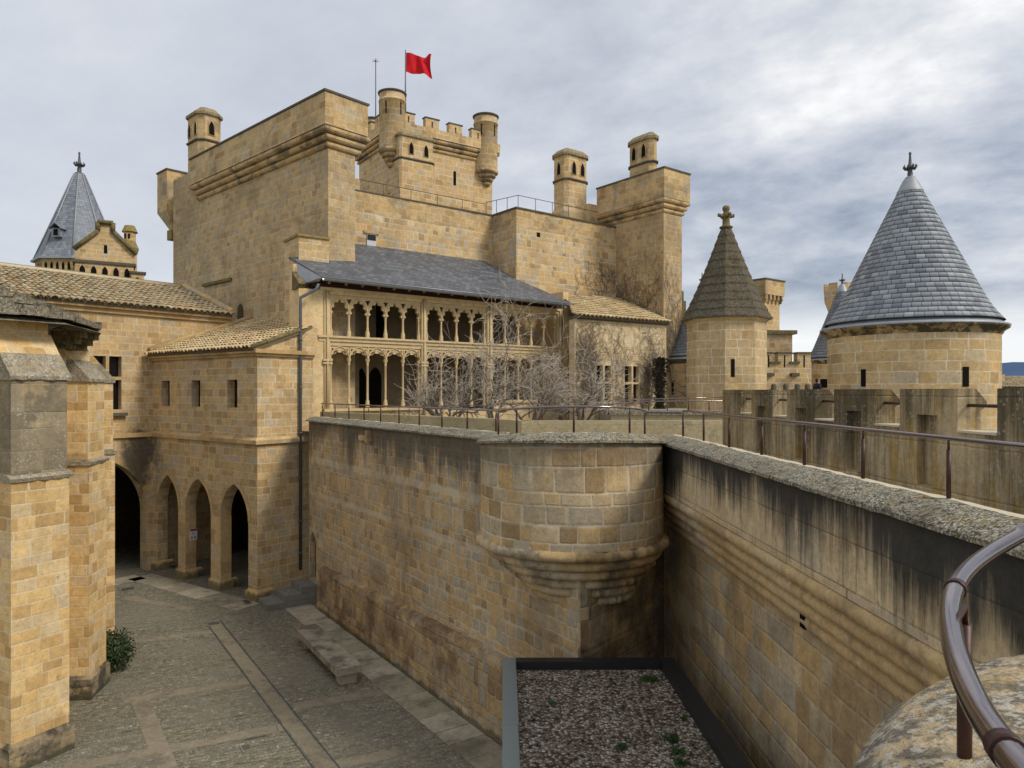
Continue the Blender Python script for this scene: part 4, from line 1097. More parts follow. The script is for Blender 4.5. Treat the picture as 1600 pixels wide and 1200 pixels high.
mb = MB(); mb.tube([rp[1]+Vector((0, 0, .13)), rp[2]+Vector((0, 0, .13))], .15, 5); mb.build('verge', M['trim'], roof)

# ------------------------------------------------------------------ great tower on the left
K = V2(-7.52, 29.07); KL = V2(-.735, .678); KR = V2(.678, .735)
t = thing('great_tower', V3(K, 4), 'tall massive tower with a rolled overhanging parapet beside the gallery roof', 'tower')
ZK = 17.45
mb = MB()
poly = [K+KL*17.8+KR*4, K+KL*16.9+KR*.9, K+KL*15.4, K, K+KR*1.31, K+KR*1.31+KL*4, K+KR*2.6+KL*5, K+KR*4+KL*8]
mb.prism(poly, 3, ZK); mb.build('wall', M['tower'], t)
mb = MB(); mb.prism([K+KL*17.8+KR*4, K+KL*16.9+KR*.9, K+KL*15.4, K+KL*11.9, K+KL*11.9+KR*4], ZK+.002, 19.2); mb.build('stair_wall', M['tower'], t)
a = lambda x, y: K+KL*x+KR*y
mb = MB(); mb.prism([a(-.40, -.40), a(12.3, -.40), a(12.3, 1.1), a(-.40, 1.68)], 18.25, 19.55); mb.build('parapet', M['towertop'], t)
mb = MB(); mb.prism([a(-.45, -.45), a(12.35, -.45), a(12.35, 1.15), a(-.45, 1.73)], 19.555, 19.64); mb.build('capstone', M['capstone'], t)
rr = [a(0, 0), a(12.0, 0), a(12.0, .9), a(0, 1.40)]
for k in range(3):
    mb = MB(); roll_ring(mb, rr, .14+.13*k, 17.46+.27*k, .26); mb.build('corbel_course', M['roll'], t)
chimney_box(t, a(12.25, .1), KL, KR, 0, 1.75, 0, 1.25, 18.3, 22.4, 'towertop', [('a', (.5, 1.25)), ('b', (.62,))], .28)
# small corbelled box at the far left edge
mb = MB(); o = a(17.5, .9); mb.ob(o, KL, KR, -.2, 1.2, -.5, 2.2, 18.0, 20.3); mb.frust([o+KL*.1, o+KL*.5, o+KL*.5+KR*1.8, o+KL*.1+KR*1.8], 16.9, [o-KL*.2-KR*.5, o+KL*1.2-KR*.5, o+KL*1.2+KR*2.2, o-KL*.2+KR*2.2], 17.998, True, False); mb.build('corbelled_turret', M['towertop'], t)
mb = MB(); mb.ob(o, KL, KR, -.25, 1.25, -.55, 2.25, 20.305, 20.4); mb.build('capstone', M['capstone'], t)
mb = MB(); o = a(16.4, .6); mb.ob(o, KL, KR, -.1, .5, -.35, .4, zat(360, 39.5)-.3, zat(360, 39.5)+.25); mb.build('stone_bracket', M['capgold'], t)
p, s = at_px(K, KL, 376)
mb = MB(); plate(mb, p-KR*.03, KL, KR, arch(-.28, .28, zat(500, p.y), zat(487, p.y), zat(474, p.y), 4), [], .1); mb.build('blocked_opening', M['inner'], t)
# gutter scar
p, s = at_px(K, KL, 345); mb = MB(); mb.ob(p, KL, -KR, -1.2, 1.9, -.1, .12, zat(438, p.y)-.15, zat(438, p.y)); mb.build('stone_ledge', M['mossystone'], t)
# low block on the gallery roof
b0, _ = at_px(GP(0, .85), GD, 467); b1, _ = at_px(GP(0, .85), GD, 514)
L = (b1-b0).length
mb = MB(); mb.ob(b0, GD, GN, 0, L, 0, 1.6, 8, 13.62); mb.build('side_block', M['ashlar2'], t)
mb = MB(); mb.ob(b0, GD, GN, -.06, L+.02, -.07, 1.6, 13.622, 13.72); mb.build('side_block_cap', M['capgold'], t)

# ------------------------------------------------------------------ gallery
t = thing('gallery_building', V3(G0, 6), 'two storey gothic gallery with pointed tracery arches under a dark slate roof', 'building')
def gs(px): return at_px(G0, GD, px)[1]
ZTOP = 11.45
bays = [(gs(517), gs(658), 5), (gs(667), gs(761), 4), (gs(770), gs(871), 5)]
SL, SR_ = -.2, gs(880)
mb = MB(); mb.ob(G0, GD, GN, SL, bays[0][0]-.32, 0, .55, 5.5, ZTOP); mb.build('wall', M['gallery'], t)
mb = MB(); mb.ob(G0, GD, GN, SL, SL+.6, .56, 1.0, 5.5, ZTOP+1.0); mb.build('end_wall', M['gallery'], t)
p_, _ = at_px(G0, GD, 484)
kn = [V3(GP(SL-.12, .02), 11.42), V3(GP(SL+.2, .02), 11.42), V3(GP(SL+.2, .55), 11.42), V3(GP(SL-.06, .55), 11.42)]
kn2 = [V3(GP(SL-.06, -.16), 11.60), V3(GP(SL+.2, -.16), 11.60), V3(GP(SL+.2, .55), 12.15), V3(GP(SL-.06, .55), 12.15)]
mb = MB(); mb.hexa(kn, kn2); mb.build('kneeler', M['mossystone'], t)
piers = [(bays[0][0]-.30, bays[0][0]-.02), (bays[0][1]+.02, bays[1][0]-.02), (bays[1][1]+.02, bays[2][0]-.02), (bays[2][1]+.02, bays[2][1]+.3)]
for i, (x0, x1) in enumerate(piers):
    mb = MB(); m_ = (x0+x1)/2; w_ = x1-x0
    mb.ob(G0, GD, GN, x0, x1, .0, .42, 6, ZTOP)
    for c_ in (x0+w_*.2, m_, x1-w_*.2): mb.tube([V3(G0+GD*c_-GN*(.05 if c_ == m_ else .0), 6), V3(G0+GD*c_-GN*(.05 if c_ == m_ else .0), ZTOP)], .05 if c_ == m_ else .035, 6)
    pr = mb.build('pier', M['tracery'], t)
    mb = MB()
    for z in (8.56, 8.68): mb.ob(G0, GD, GN, x0-.05, x1+.05, -.10, .44, z, z+.07)
    mb.build('capital', M['tracery'], pr)
def column(s, z0, z1, cap, r=.047):
    p = G0+GD*s+GN*.13; c = MB()
    c.lathe(p, [(r*2.0, z0), (r*2.0, z0+.16), (r*1.6, z0+.22), (r*1.75, z0+.27), (r*1.15, z0+.33), (r, z0+.36), (r, z1-.24), (r*1.3, z1-.225), (r*1.0, z1-.205), (r*1.2, z1-.12), (r*1.9, z1-.05), (r*1.9, z1)] if cap else
            [(r*2.0, z0), (r*1.9, z0+.20), (r*1.2, z0+.30), (r*1.35, z0+.34), (r, z0+.38), (r, z1-.1), (r*1.35, z1-.06), (r*1.1, z1)], 8)
    c.build('column', M['tracery'], t)
ZU0, ZUS, ZUA = 9.68, 10.62, 11.16
ZL0, ZLC, ZLA = 6.80, 8.78, 9.28
def lobed(s0, s1, zs, zt, k, depth, n=40):
    w = s1-s0; h = zt-zs; r = max((h*h+(w/2)**2)/w, w/2); am = math.atan2(h, r-w/2) if r > w/2 else PI/2
    pts = []
    for i in range(n+1):
        u = i/n
        uu = u*2 if u <= .5 else (1-u)*2
        a_ = am*uu; x = r-r*math.cos(a_); z = r*math.sin(a_); nx, nz = -math.cos(a_), math.sin(a_)
        g_ = depth*abs(math.sin(k*PI*u))-depth
        x, z = x+nx*g_, z+nz*g_
        x = min(x, w/2)
        pts.append((s0+x if u <= .5 else s1-x, zs+z))
    return pts
for bi, (x0, x1, na_) in enumerate(bays):
    w = (x1-x0)/na_
    # upper tier
    out = [(x0, ZUS-.06)]; holes = []
    for k in range(na_):
        a0_, a1_ = x0+k*w+.045, x0+(k+1)*w-.045
        out += [(a0_, ZUS-.06)]+lobed(a0_, a1_, ZUS, ZUA, 5, .085)+[(a1_, ZUS-.06)]
    out += [(x1, ZUS-.06), (x1, ZTOP-.12), (x0, ZTOP-.12)]
    for k in range(0, na_+1):
        c_ = x0+k*w
        tri = [(c_, ZUA-.22), (c_-.12, ZUA+.02), (c_+.12, ZUA+.02)]
        if 0 < k < na_: holes.append(tri)
    mb = MB(); plate(mb, G0+GN*.08, GD, GN, out, holes, .12)
    for k in range(na_):
        a0_, a1_ = x0+k*w+.02, x0+(k+1)*w-.02
        L_ = arch(a0_, a1_, ZUS-.05, ZUS, ZUA+.06, 8)
        mb.tube([V3(G0+GD*s+GN*.07, z) for s, z in L_], .026, 5)
    mb.build('upper_tracery', M['tracery'], t)
    # lower tier
    out = [(x0, ZLC)]; holes = []
    for k in range(na_):
        a0_, a1_ = x0+k*w+.03, x0+(k+1)*w-.03; m_ = (a0_+a1_)/2
        out += [(a0_, ZLC)]+lobed(a0_, a1_, ZLC, ZLC+.24, 5, .05)+[(a1_, ZLC)]
        holes.append([(m_, ZLC+.40), (m_-.10, ZLC+.27), (m_, ZLC+.255), (m_+.10, ZLC+.27)])
        for sg_ in (-1, 1):
            holes.append([(m_+sg_*.14, ZLC+.30), (m_+sg_*.24, ZLC+.17), (m_+sg_*.16, ZLC+.23)])
            holes.append([(m_+sg_*.34, ZLC+.41), (m_+sg_*.18, ZLC+.41), (m_+sg_*.345, ZLC+.22)])
    out += [(x1, ZLC), (x1, ZLA+.05), (x0, ZLA+.05)]
    mb = MB(); plate(mb, G0+GN*.08, GD, GN, out, holes, .10)
    for k in range(na_):
        a0_, a1_ = x0+k*w+.01, x0+(k+1)*w-.01
        mb.tube([V3(G0+GD*s+GN*.06, z) for s, z in arch(a0_, a1_, ZLC-.0, ZLC+.02, ZLA-.01, 8)], .026, 5)
        mb.tube([V3(G0+GD*a0_+GN*.06, ZLC), V3(G0+GD*a0_+GN*.06, ZLA)], .016, 4)
    mb.build('lower_tracery', M['tracery'], t)
    for k in range(na_+1):
        if 0 < k < na_:
            column(x0+k*w, ZU0, ZUS-.04, False); column(x0+k*w, ZL0, ZLC, True)
        else:
            e_ = .05 if k == 0 else -.05
            column(x0+k*w+e_, ZU0, ZUS-.04, False, .04); column(x0+k*w+e_, ZL0, ZLC, True, .045)
mb = MB(); mb.ob(G0, GD, GN, bays[0][0]-.32, SR_, .0, .3, ZTOP-.13, ZTOP); mb.ob(G0, GD, GN, bays[0][0]-.45, SR_, -.06, .3, ZTOP+.002, ZTOP+.12); mb.build('top_beam', M['gallery'], t)
mb = MB(); mb.ob(G0, GD, GN, bays[0][0]-.55, SR_, -.10, .3, 9.60, 9.68); mb.ob(G0, GD, GN, bays[0][0]-.5, SR_, -.03, .3, 9.46, 9.598); mb.ob(G0, GD, GN, bays[0][0]-.5, SR_, .03, .28, 9.30, 9.458); mb.build('mid_cornice', M['tracery'], t)
# base balustrade with little arches
mb = MB(); mb.ob(G0, GD, GN, bays[0][0]-.3, bays[0][1], -.12, .32, 6.70, 6.80); mb.ob(G0, GD, GN, bays[0][0]-.3, SR_, .05, .25, 6.0, 6.698)
for k in range(16):
    s_ = bays[0][0]+.1+k*.42
    if s_ < bays[2][1]: mb.tube([V3(G0+GD*s+GN*.02, z) for s, z in arch(s_, s_+.38, 6.0, 6.35, 6.6, 5)], .03, 4)
bl_ = mb.build('balustrade', M['tracery'], t)
mb = MB(); mb.ob(G0, GD, GN, bays[2][0]-.1, bays[2][1]+.3, -.14, .30, 6.96, 7.08); mb.ob(G0, GD, GN, bays[2][0]-.1, bays[2][1]+.3, -.04, .26, 6.70, 6.958); mb.build('parapet_block', M['gallery'], t)
# inside
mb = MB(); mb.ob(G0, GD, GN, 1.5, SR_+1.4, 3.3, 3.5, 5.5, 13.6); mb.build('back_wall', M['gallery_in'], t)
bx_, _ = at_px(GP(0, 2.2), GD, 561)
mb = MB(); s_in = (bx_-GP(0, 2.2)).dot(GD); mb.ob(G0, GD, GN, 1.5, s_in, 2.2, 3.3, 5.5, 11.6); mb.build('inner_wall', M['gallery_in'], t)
mb = MB(); mb.ob(G0, GD, GN, SL, SR_+.6, .3, 3.3, 9.34, 9.5); mb.build('upper_floor', M['wood'], t)
for (p0, p1, z0, z1, q_) in ((558, 572, 6.5, 8.55, 3.27), (577, 596, 6.5, 8.6, 3.27)):
    A_, _ = at_px(GP(0, q_), GD, p0); B_, _ = at_px(GP(0, q_), GD, p1); L_ = (B_-A_).length
    mb = MB(); plate(mb, A_, GD, GN, arch(0, L_, z0, z1-.5, z1, 5), [], .02); mb.build('doorway', M['black'], t)
A_, _ = at_px(GP(0, 3.27), GD, 588); B_, _ = at_px(GP(0, 3.27), GD, 601)
mb = MB(); plate(mb, A_, GD, GN, rect(0, (B_-A_).length, 9.5, 11.6), [], .02); mb.build('doorway', M['black'], t)
mb = MB(); mb.ob(G0, GD, GN, SR_, SR_+.35, .0, 3.3, 5.5, ZTOP+1); mb.build('end_wall', M['gallery'], t)
# slate roof
ZEV = 11.86; SLP = .58
def rg(s, q_): return V3(GP(s, q_), ZEV+SLP*(q_+.6))
nrm = (rg(1, 0)-rg(0, 0)).cross(rg(0, 1)-rg(0, 0)); nrm.normalize()
if nrm.z < 0: nrm = -nrm
pl0 = rg(0, 0)
cor = [rg(gs(494), -.6), ray_plane(895, 475, pl0, nrm), ray_plane(845, 452, pl0, nrm), ray_plane(807, 436, pl0, nrm)]
sL = (Vector((cor[0].x, cor[0].y))-G0).dot(GD)
cor = [rg(sL, -.6), cor[1], cor[2], cor[3], rg((Vector((cor[3].x, cor[3].y))-G0).dot(GD)-.6, 3.45), rg(2.2, 3.45), rg(1.2, 1.3), rg(SL-.02, 1.0)]
mb = MB(); th = .09; n_ = len(cor)
ax = (rg(1, 0)-rg(0, 0)).normalized(); bx2 = nrm.cross(ax)
def ruv(p): return ((p-pl0).dot(ax), (p-pl0).dot(bx2))
for tr in tessellate_polygon([cor]):
    mb.face([cor[k] for k in tr], [ruv(cor[k]) for k in tr]); mb.face([cor[k]-nrm*th for k in tr], [ruv(cor[k]) for k in tr])
for i in range(n_): mb.face([cor[i], cor[(i+1) % n_], cor[(i+1) % n_]-nrm*th, cor[i]-nrm*th], [ruv(cor[i])]*4)
roof = mb.build('roof', M['slate_roof'], t)
mb = MB(); e_ = [cor[0]+Vector((0, 0, -.05)), cor[1]+Vector((0, 0, -.05))]; dz = Vector((0, 0, 1)); on = V3(-GN, 0)
rings = []
for p in e_: rings.append([p+on*(.0+.10+.10*math.cos(PI+PI*k/8))+dz*(-.12*math.sin(PI*k/8)+.01) for k in range(9)])
mb.loft(rings, False, True); mb.tube([e_[0]+on*.2+dz*.02, e_[1]+on*.2+dz*.02], .022, 5); mb.build('gutter', M['zinc'], roof)
mb = MB(); mb.face([cor[0]-dz*.02, rg(SL+.1, .5)-dz*.02, V3(GP(SL+.1, .3), ZTOP+.15), V3(GP(sL+.02, -.25), ZTOP+.28)]); mb.build('lead_cheek', M['lead'], roof)
mb = MB(); nr = 19
mb.ob(G0, GD, GN, SL+.5, SR_, -.02, .16, ZTOP+.122, ZEV+.12); mb.build('wall_plate', M['wood'], t)
for k in range(nr):
    s_ = sL+.3+k*(SR_+.2-sL-.4)/(nr-1)
    mb = MB(); A = [rg(s_-.06, -.52)-dz*.12, rg(s_+.06, -.52)-dz*.12, rg(s_+.06, .2)-dz*.12, rg(s_-.06, .2)-dz*.12]; B = [p-dz*.17 for p in A]
    mb.hexa(B, A); rf_ = mb.build('rafter', M['wood'], t)
    mb = MB(); c_ = rg(s_, -.53)-dz*.22; mb.tube([c_+on*.004, c_+on*.03], .065, 6); mb.build('rafter_end', M['woodend'], rf_)

# ------------------------------------------------------------------ main range behind the gallery
t = thing('palace_range', V3(GP(4, 3.5), 8), 'high rubble palace wall with a projecting bay behind the slate roof', 'building')
ZR2 = 16.62
BW = V2(-10.1, 30.1)
pA = at_px(BW, GD, 553)[0]-GD*1.5; pB = at_px(BW, GD, 770)[0]; pC = pB-GN*2.01
pD, sD = at_px(pC, GD, 962)
mb = MB(); mb.prism([pA, pB+GD*.2, pB+GD*.2+GN*3, pA+GN*3], 6, ZR2-.9); mb.build('wall', M['range'], t)
mb = MB(); mb.prism([pA, pB+GD*.05, pB+GD*.05+GN*.8, pA+GN*.8], ZR2-.898, ZR2); mb.build('parapet', M['towertop'], t)
mb = MB(); mb.prism([pC, pD+GD*1, pD+GD*1+GN*4, pC+GN*4], 6, ZR2-.9); mb.build('bay', M['range'], t)
mb = MB(); mb.prism([pC, pD+GD*.5, pD+GD*.5+GN*4, pC+GN*4], ZR2-.898, ZR2); mb.build('bay_parapet', M['towertop'], t)
mb = MB(); mb.prism([pA, pB-GN*.05, pB+GN*.8, pA+GN*.8], ZR2+.004, ZR2+.075)
mb.prism([pC-GN*.06-GD*.06, pD+GD*.4-GN*.06, pD+GD*.4+GN*.4, pC+GN*.4+GD*.4, pC+GN*2.9+GD*.4, pC+GN*2.9-GD*.06], ZR2+.002, ZR2+.08); mb.build('capstone', M['capstone'], t)
st0 = at_px(BW, GD, 553)[0]; st1 = at_px(BW, GD, 562)[0]
mb = MB(); mb.prism([st0-GD*1.2, st1, st1+GN*.8, st0-GD*1.2+GN*.8], ZR2+.08, zat(279, 32.4)); mb.build('parapet_step', M['towertop'], t)
p0, _ = at_px(BW-GN*.02, GD, 573); p1, _ = at_px(BW, GD, 587)
mb = MB(); mb.ob(p0, GD, GN, 0, (p1-p0).length, -.03, .1, zat(389, 32.6), zat(364, 32.6)); w = mb.build('window', M['shutter'], t)
mb = MB(); mb.ob(p0, GD, GN, .02, (p1-p0).length-.02, -.045, .0, zat(374, 32.6), zat(365, 32.6)); mb.build('pane', M['dark'], w)
mb = MB(); mb.ob(p0, GD, GN, -.15, (p1-p0).length+.15, -.06, .1, zat(363.5, 32.6), zat(359.5, 32.6)); mb.build('lintel', M['trim'], w)
pq, _ = at_px(pC, GD, 841); mb = MB(); mb.ob(pq, GD, GN, -.1, .12, -.015, .1, zat(367, pq.y)-.1, zat(367, pq.y)+.12); mb.build('putlog_hole', M['black'], t)
ch_o, _ = at_px(pC+GN*1.6, GD, 885)
chimney_box(t, ch_o, GD, GN, 0, 1.72, 0, 1.25, ZR2-.5, zat(226, 38.8), 'keep', [('a', (.55, 1.2)), ('b', (.62,))], .2, 'chimney', .08)
# roof railing
def roofrail(name, label, pts, h, n, g=None):
    t = thing(name, pts[0], label, 'railing', g); mb = MB(); mb.tube([p+Vector((0, 0, h)) for p in pts], .018, 5); mb.build('handrail', M['iron'], t)
    for i in range(len(pts)-1):
        for k in range(n[i]):
            p = pts[i]+(pts[i+1]-pts[i])*(k/n[i]); mb = MB(); mb.tube([p, p+Vector((0, 0, h))], .016, 4); mb.build('post', M['iron'], t)
roofrail('roof_railing', 'thin iron roof railing below the battlemented keep', [V3(st1+GN*.6, ZR2), V3(pB+GN*.6, ZR2)], .75, [5])
roofrail('roof_railing', 'thin iron roof railing beside the broad chimney', [V3(pB+GN*.6, ZR2), V3(pC+GN*.5+GD*.5, ZR2), V3(pD+GN*.5-GD*.8, ZR2)], .85, [3, 5])

# ------------------------------------------------------------------ square tower on the right
t = thing('square_tower', V3(pD, 6), 'square vine covered tower with an overhanging parapet and rolled corbels', 'tower')
TP = -GN
tc, s1_ = at_px(pD, TP, 1037); tr_, s2_ = at_px(tc, GD, 1065.5)
tb = [pD+GN*2, tc, tr_, tr_+GN*(s1_+2)]
tb[0] = tc+GN*(s1_+2)
ZQ = 17.15
mb = MB(); mb.prism(tb, 5, ZQ); mb.build('wall', M['tower'], t)
tr2 = [tc+GN*(s1_+.9), tc, tr_, tr_+GN*(s1_+.9)]
for k in range(3):
    mb = MB(); roll_ring(mb, tr2, .10+.11*k, ZQ-.35+.25*k, .25); mb.build('corbel_course', M['roll'], t)
mb = MB(); mb.prism(offset(tr2, .30), ZQ+.38, 19.0); mb.build('parapet', M['towertop'], t)
mb = MB(); mb.prism(offset(tr2, .34), 19.002, 19.08); mb.build('capstone', M['capstone'], t)
co, _ = at_px(tc+GN*3.0, GD, 983); co = tc+GN*4.6
cq, _ = at_px(tc+GD*.25, GN, 983)
chimney_box(t, tc+GD*.1, GN, GD, (cq-tc).dot(GN)-1.75, (cq-tc).dot(GN), 0, .62, 18.5, zat(224, (cq).y), 'towertop', [('a', ((cq-tc).dot(GN)-1.2, (cq-tc).dot(GN)-.5))], .2)
mb = MB(); mb.ob(pD, GD, GN, -.9, 1.0, 1.2, 2.2, ZR2, 18.1); mb.build('turret_wall', M['towertop'], t)

# ------------------------------------------------------------------ tiled house with vines
t = thing('tiled_house', (5, 34, 6), 'low vine covered house with a yellowish clay tile roof and two cross windows', 'house')
hA = V2(2.91, 33.0); hB = at_px(V2(7.9, 36.4), (V2(7.9, 36.4)-hA).normalized(), 1041)[0]
HD = (hB-hA).normalized(); HN = V2(-HD.y, HD.x)
gE = GP(SR_+.3, 0)
ZH = 10.86
LH = (hB-hA).length
def hz(px): return at_px(hA, HD, px)[1]
hol = []
wz = [(zat(596, 34)-.02, zat(571, 34)), (zat(622, 34)-.2, zat(600, 34))]
for a_, b_ in ((931, 942), (944, 954.5), (976, 986), (989, 998.5)):
    for z0, z1 in wz: hol.append(rect(hz(a_), hz(b_), z0, z1))
hol_house = hol
mb = MB(); plate(mb, hA, HD, HN, [(0, 6), (0, ZH), (LH, ZH), (LH, 6)], hol, .4); mb.build('wall', M['vinewall'], t)
for h in hol:
    mb = MB(); s_ = h[0][0]; mb.ob(hA, HD, HN, s_-.03, h[2][0]+.03, .22, .24, h[0][1]-.03, h[1][1]+.03); mb.build('window', M['dark'], t)
for px in (943, 987.5):
    mb = MB(); s_ = hz(px); mb.ob(hA, HD, HN, s_-.055, s_+.055, -.03, .1, wz[1][0], wz[0][1]); mb.ob(hA, HD, HN, s_-.45, s_+.45, -.035, .08, wz[1][1]+.005, wz[0][0]-.005); mb.build('window_cross', M['tracery'], t)
sd_ = (gE-hA).normalized(); sn_ = V2(sd_.y, -sd_.x)
mb = MB(); L_ = (gE-hA).length; mb.ob(hA, sd_, HD, .41, L_+.5, 0.0, .4, 6, ZH+.2); mb.build('side_wall', M['range'], t)
mb = MB(); mb.ob(hA, HD, HN, -.06, LH+.05, -.10, .4, ZH+.002, ZH+.13); mb.build('cornice', M['capstone'], t)
rp = [V3(hA-HD*.12-HN*.22, ZH+.16), V3(hB+HD*.12-HN*.22, ZH+.16), P(968, 468, 39.0), P(886, 462, 37.0)]
# planar roof
nn_ = (rp[1]-rp[0]).cross(rp[3]-rp[0]).normalized()
rp[2] = ray_plane(968, 468, rp[0], nn_)
tile_roof(t, rp, rp[1]-rp[0], .25, .38, 'tiles2')
# ------------------------------------------------------------------ keep
KG, KB = V2(.823, .568), V2(-.568, .823)
kc = q(612, 44.3)
t = thing('keep', V3(kc, 8), 'battlemented keep with corner turrets and arrow slit merlons behind the palace', 'tower')
LK = at_px(kc, KG, 769)[1]
kp = [kc, kc+KG*LK, kc+KG*LK+KB*5.2, kc+KB*5.2]
mb = MB(); mb.prism(kp, 8, 23.0); mb.build('wall', M['keep'], t)
for k in range(3):
    mb = MB(); roll_ring(mb, kp, .12+.13*k, 22.95+.26*k, .25); mb.build('corbel_course', M['roll'], t)
po = offset(kp, .40); pi = offset(kp, .05)
mb = MB()
for i in range(4):
    a, b, c, d_ = po[i], po[(i+1) % 4], pi[(i+1) % 4], pi[i]
    mb.prism([a, b, c, d_], 23.73, 24.3)
mb.build('parapet', M['keep'], t)
po0 = kc-KB*.40
def merl(o, d, inn, s0, s1, z0, z1):
    mb = MB(); m_ = (s0+s1)/2
    plate(mb, o, d, inn, rect(s0, s1, z0, z1), [rect(m_-.07, m_+.07, z0+.0, z1-.2)] if False else [], .35)
    hh = [rect(m_-.06, m_+.06, z0+.04, z1-.16)]
    mb = MB(); plate(mb, o, d, inn, rect(s0, s1, z0, z1), hh, .35)
    mm_ = mb.build('merlon', M['keep'], t)
    mb = MB(); mb.ob(o, d, inn, s0-.05, s1+.05, -.05, .4, z1+.002, z1+.07); mb.build('merlon_cap', M['capstone'], mm_)
for a_, b_ in ((629, 648), (665, 686), (702, 722), (737, 757)):
    merl(po0, KG, KB, at_px(po0, KG, a_)[1], at_px(po0, KG, b_)[1], 24.304, 24.9)
pl_ = kc-KG*.40
for a_ in (.8, 2.3, 3.8): merl(pl_, KB, KG, a_, a_+.85, 24.304, 24.9)
def turret(px, Y, r, ztop, zcyl, zbot, cone=True):
    c = q(px, Y); mb = MB()
    prof = [(r, zcyl), (r, ztop-.62), (r+.05, ztop-.6), (r+.05, ztop-.54), (r, ztop-.52), (r, ztop-.1)]
    mb.lathe(c, prof, 28); tu = mb.build('corner_turret', M['keep'], t)
    mb = MB(); mb.lathe(c, [(0, ztop+.06), (r+.02, ztop+.02), (r+.10, ztop-.02), (r+.08, ztop-.10), (r, ztop-.14)], 28); mb.build('turret_cap', M['capstone'], tu)
    if cone:
        mb = MB(); n_ = 4
        for k in range(n_):
            z1 = zcyl-(zcyl-zbot)*k/n_; z0 = zcyl-(zcyl-zbot)*(k+1)/n_; rr_ = r+.06-k*(r*.85/n_)
            mb.lathe(c, [(rr_*.5, z0), (rr_-.12, z0), (rr_-.02, z0+(z1-z0)*.3), (rr_, z0+(z1-z0)*.6), (rr_-.03, z1), (rr_*.5, z1)], 28)
        mb.build('turret_corbel', M['roll'], tu)
    for aa in (-1.9, -.7, -2.8):
        mb = MB(); pc_ = V2(c.x+math.cos(aa)*(r+.005), c.y+math.sin(aa)*(r+.005)); dd = V2(-math.sin(aa), math.cos(aa)); oo = V2(math.cos(aa), math.sin(aa))
        mb.ob(pc_, dd, oo, -.04, .04, -.05, .012, ztop-1.5, ztop-.75); mb.build('arrow_slit', M['black'], tu)
turret(759, 48.3, .80, 26.15, zat(268, 48.3), zat(291, 48.3))
turret(613, 44.3, .80, 26.05, zat(235, 44.3), zat(262, 44.3))
turret(583, 49.0, .72, 26.15, zat(277, 49), zat(298, 49))
bo_ = q(625, 43.2); LB = at_px(bo_, KG, 678)[1]
mb = MB(); mb.ob(bo_, KG, KB, .0, LB, .0, 1.3, 10, 19.9); mb.build('shaft', M['keep'], t)
chimney_box(t, bo_, KG, KB, 0, LB, 0, 1.9, 19.9, zat(205, 43.2), 'keep', [('a', (LB*.32, LB*.76)), ('b', (.6, 1.3))], .12, 'box_turret')
slit(t, kc, KG, -KB, at_px(kc, KG, 710.5)[1], zat(287, 46.5), zat(265, 46.5), .20)
# flag and pole
fp = q(633.5, 45.6)
t = thing('flagpole', V3(fp, 24), 'tall thin flagpole with a red flag on top of the keep', 'flagpole')
mb = MB(); mb.tube([V3(fp, 24.0), V3(fp, zat(78, 45.6))], [.06, .028], 6); mb.build('pole', M['iron'], t)
mb = MB(); rows = []
for i in range(23):
    u = i/22; row = []
    for j in range(13):
        v = j/12
        x = 1.66*u; zt_ = zat(82, 45.6); zb_ = zat(112, 45.6)
        drop = -.18*math.sin(u*2.2)-.12*u*u; y_ = .24*math.sin(u*8.5+v*2.6)*u**.6+.16*math.sin(u*15-v*3.4)*u
        zz = zt_+(zb_-zt_)*v+drop-(-.02*u*v)+.045*math.sin(u*7+v*4)*u
        row.append(Vector((fp.x+.04+x*(1-.06*math.sin(v*3)), fp.y-y_, zz)))
    rows.append(row)
mb.loft(rows, False, True); mb.loft([[p+Vector((0, .012, 0)) for p in r] for r in rows], False, True); mb.build('flag', M['flag'], t)
lp_ = q(587, 48)
t = thing('lightning_rod', V3(lp_, 24), 'thin lightning rod with a small star head beside the keep', 'lightning rod')
mb = MB(); mb.tube([V3(lp_, 24), V3(lp_, zat(96, 48))], [.045, .03], 5); mb.build('rod', M['iron'], t)
mb = MB(); c_ = V3(lp_, zat(96, 48))
for k in range(8): mb.tube([c_, c_+Vector((math.cos(k*PI/4)*.22, math.sin(k*PI/4)*.22, .07*(k % 2)))], .016, 4)
mb.tube([c_, c_+Vector((0, 0, .22))], .018, 4); mb.build('star_head', M['iron'], t)

# ------------------------------------------------------------------ slate spire tower far left
sc_ = q(124, 56); RS = 3.05
t = thing('spire_tower', V3(sc_, 8), 'octagonal slate spire tower with a lead finial beyond the tiled wing', 'tower')
ze_ = zat(412, 56); za_ = zat(272, 56); rot = R(-112)
mb = MB(); mb.prism(ngon(sc_, RS-.35, 8, rot), 8, ze_-.55); mb.build('wall', M['ashlar2'], t)
mb = MB(); mb.prism(ngon(sc_, RS-.10, 8, rot), ze_-1.1, ze_-.12); mb.prism(ngon(sc_, RS-.0, 8, rot), ze_-1.25, ze_-1.12); fr_ = mb.build('arched_frieze', M['ashlar2'], t)
og = ngon(sc_, RS-.10, 8, rot)
for i in (7, 0, 1):
    a, b = og[i], og[(i+1) % 8]; d_ = (b-a).normalized(); L_ = (b-a).length; on_ = V2(d_.y, -d_.x)
    lancets(fr_, a, d_, on_, [L_*k for k in (.12, .31, .5, .69, .88)], ze_-.95, ze_-.3, .26)
mb = MB(); slate_cone(mb, sc_, RS, ze_, .32, za_, 38, 8, rot, False, .10, .012, .16); sp_ = mb.build('spire', M['slate_small'], t)
mb = MB()
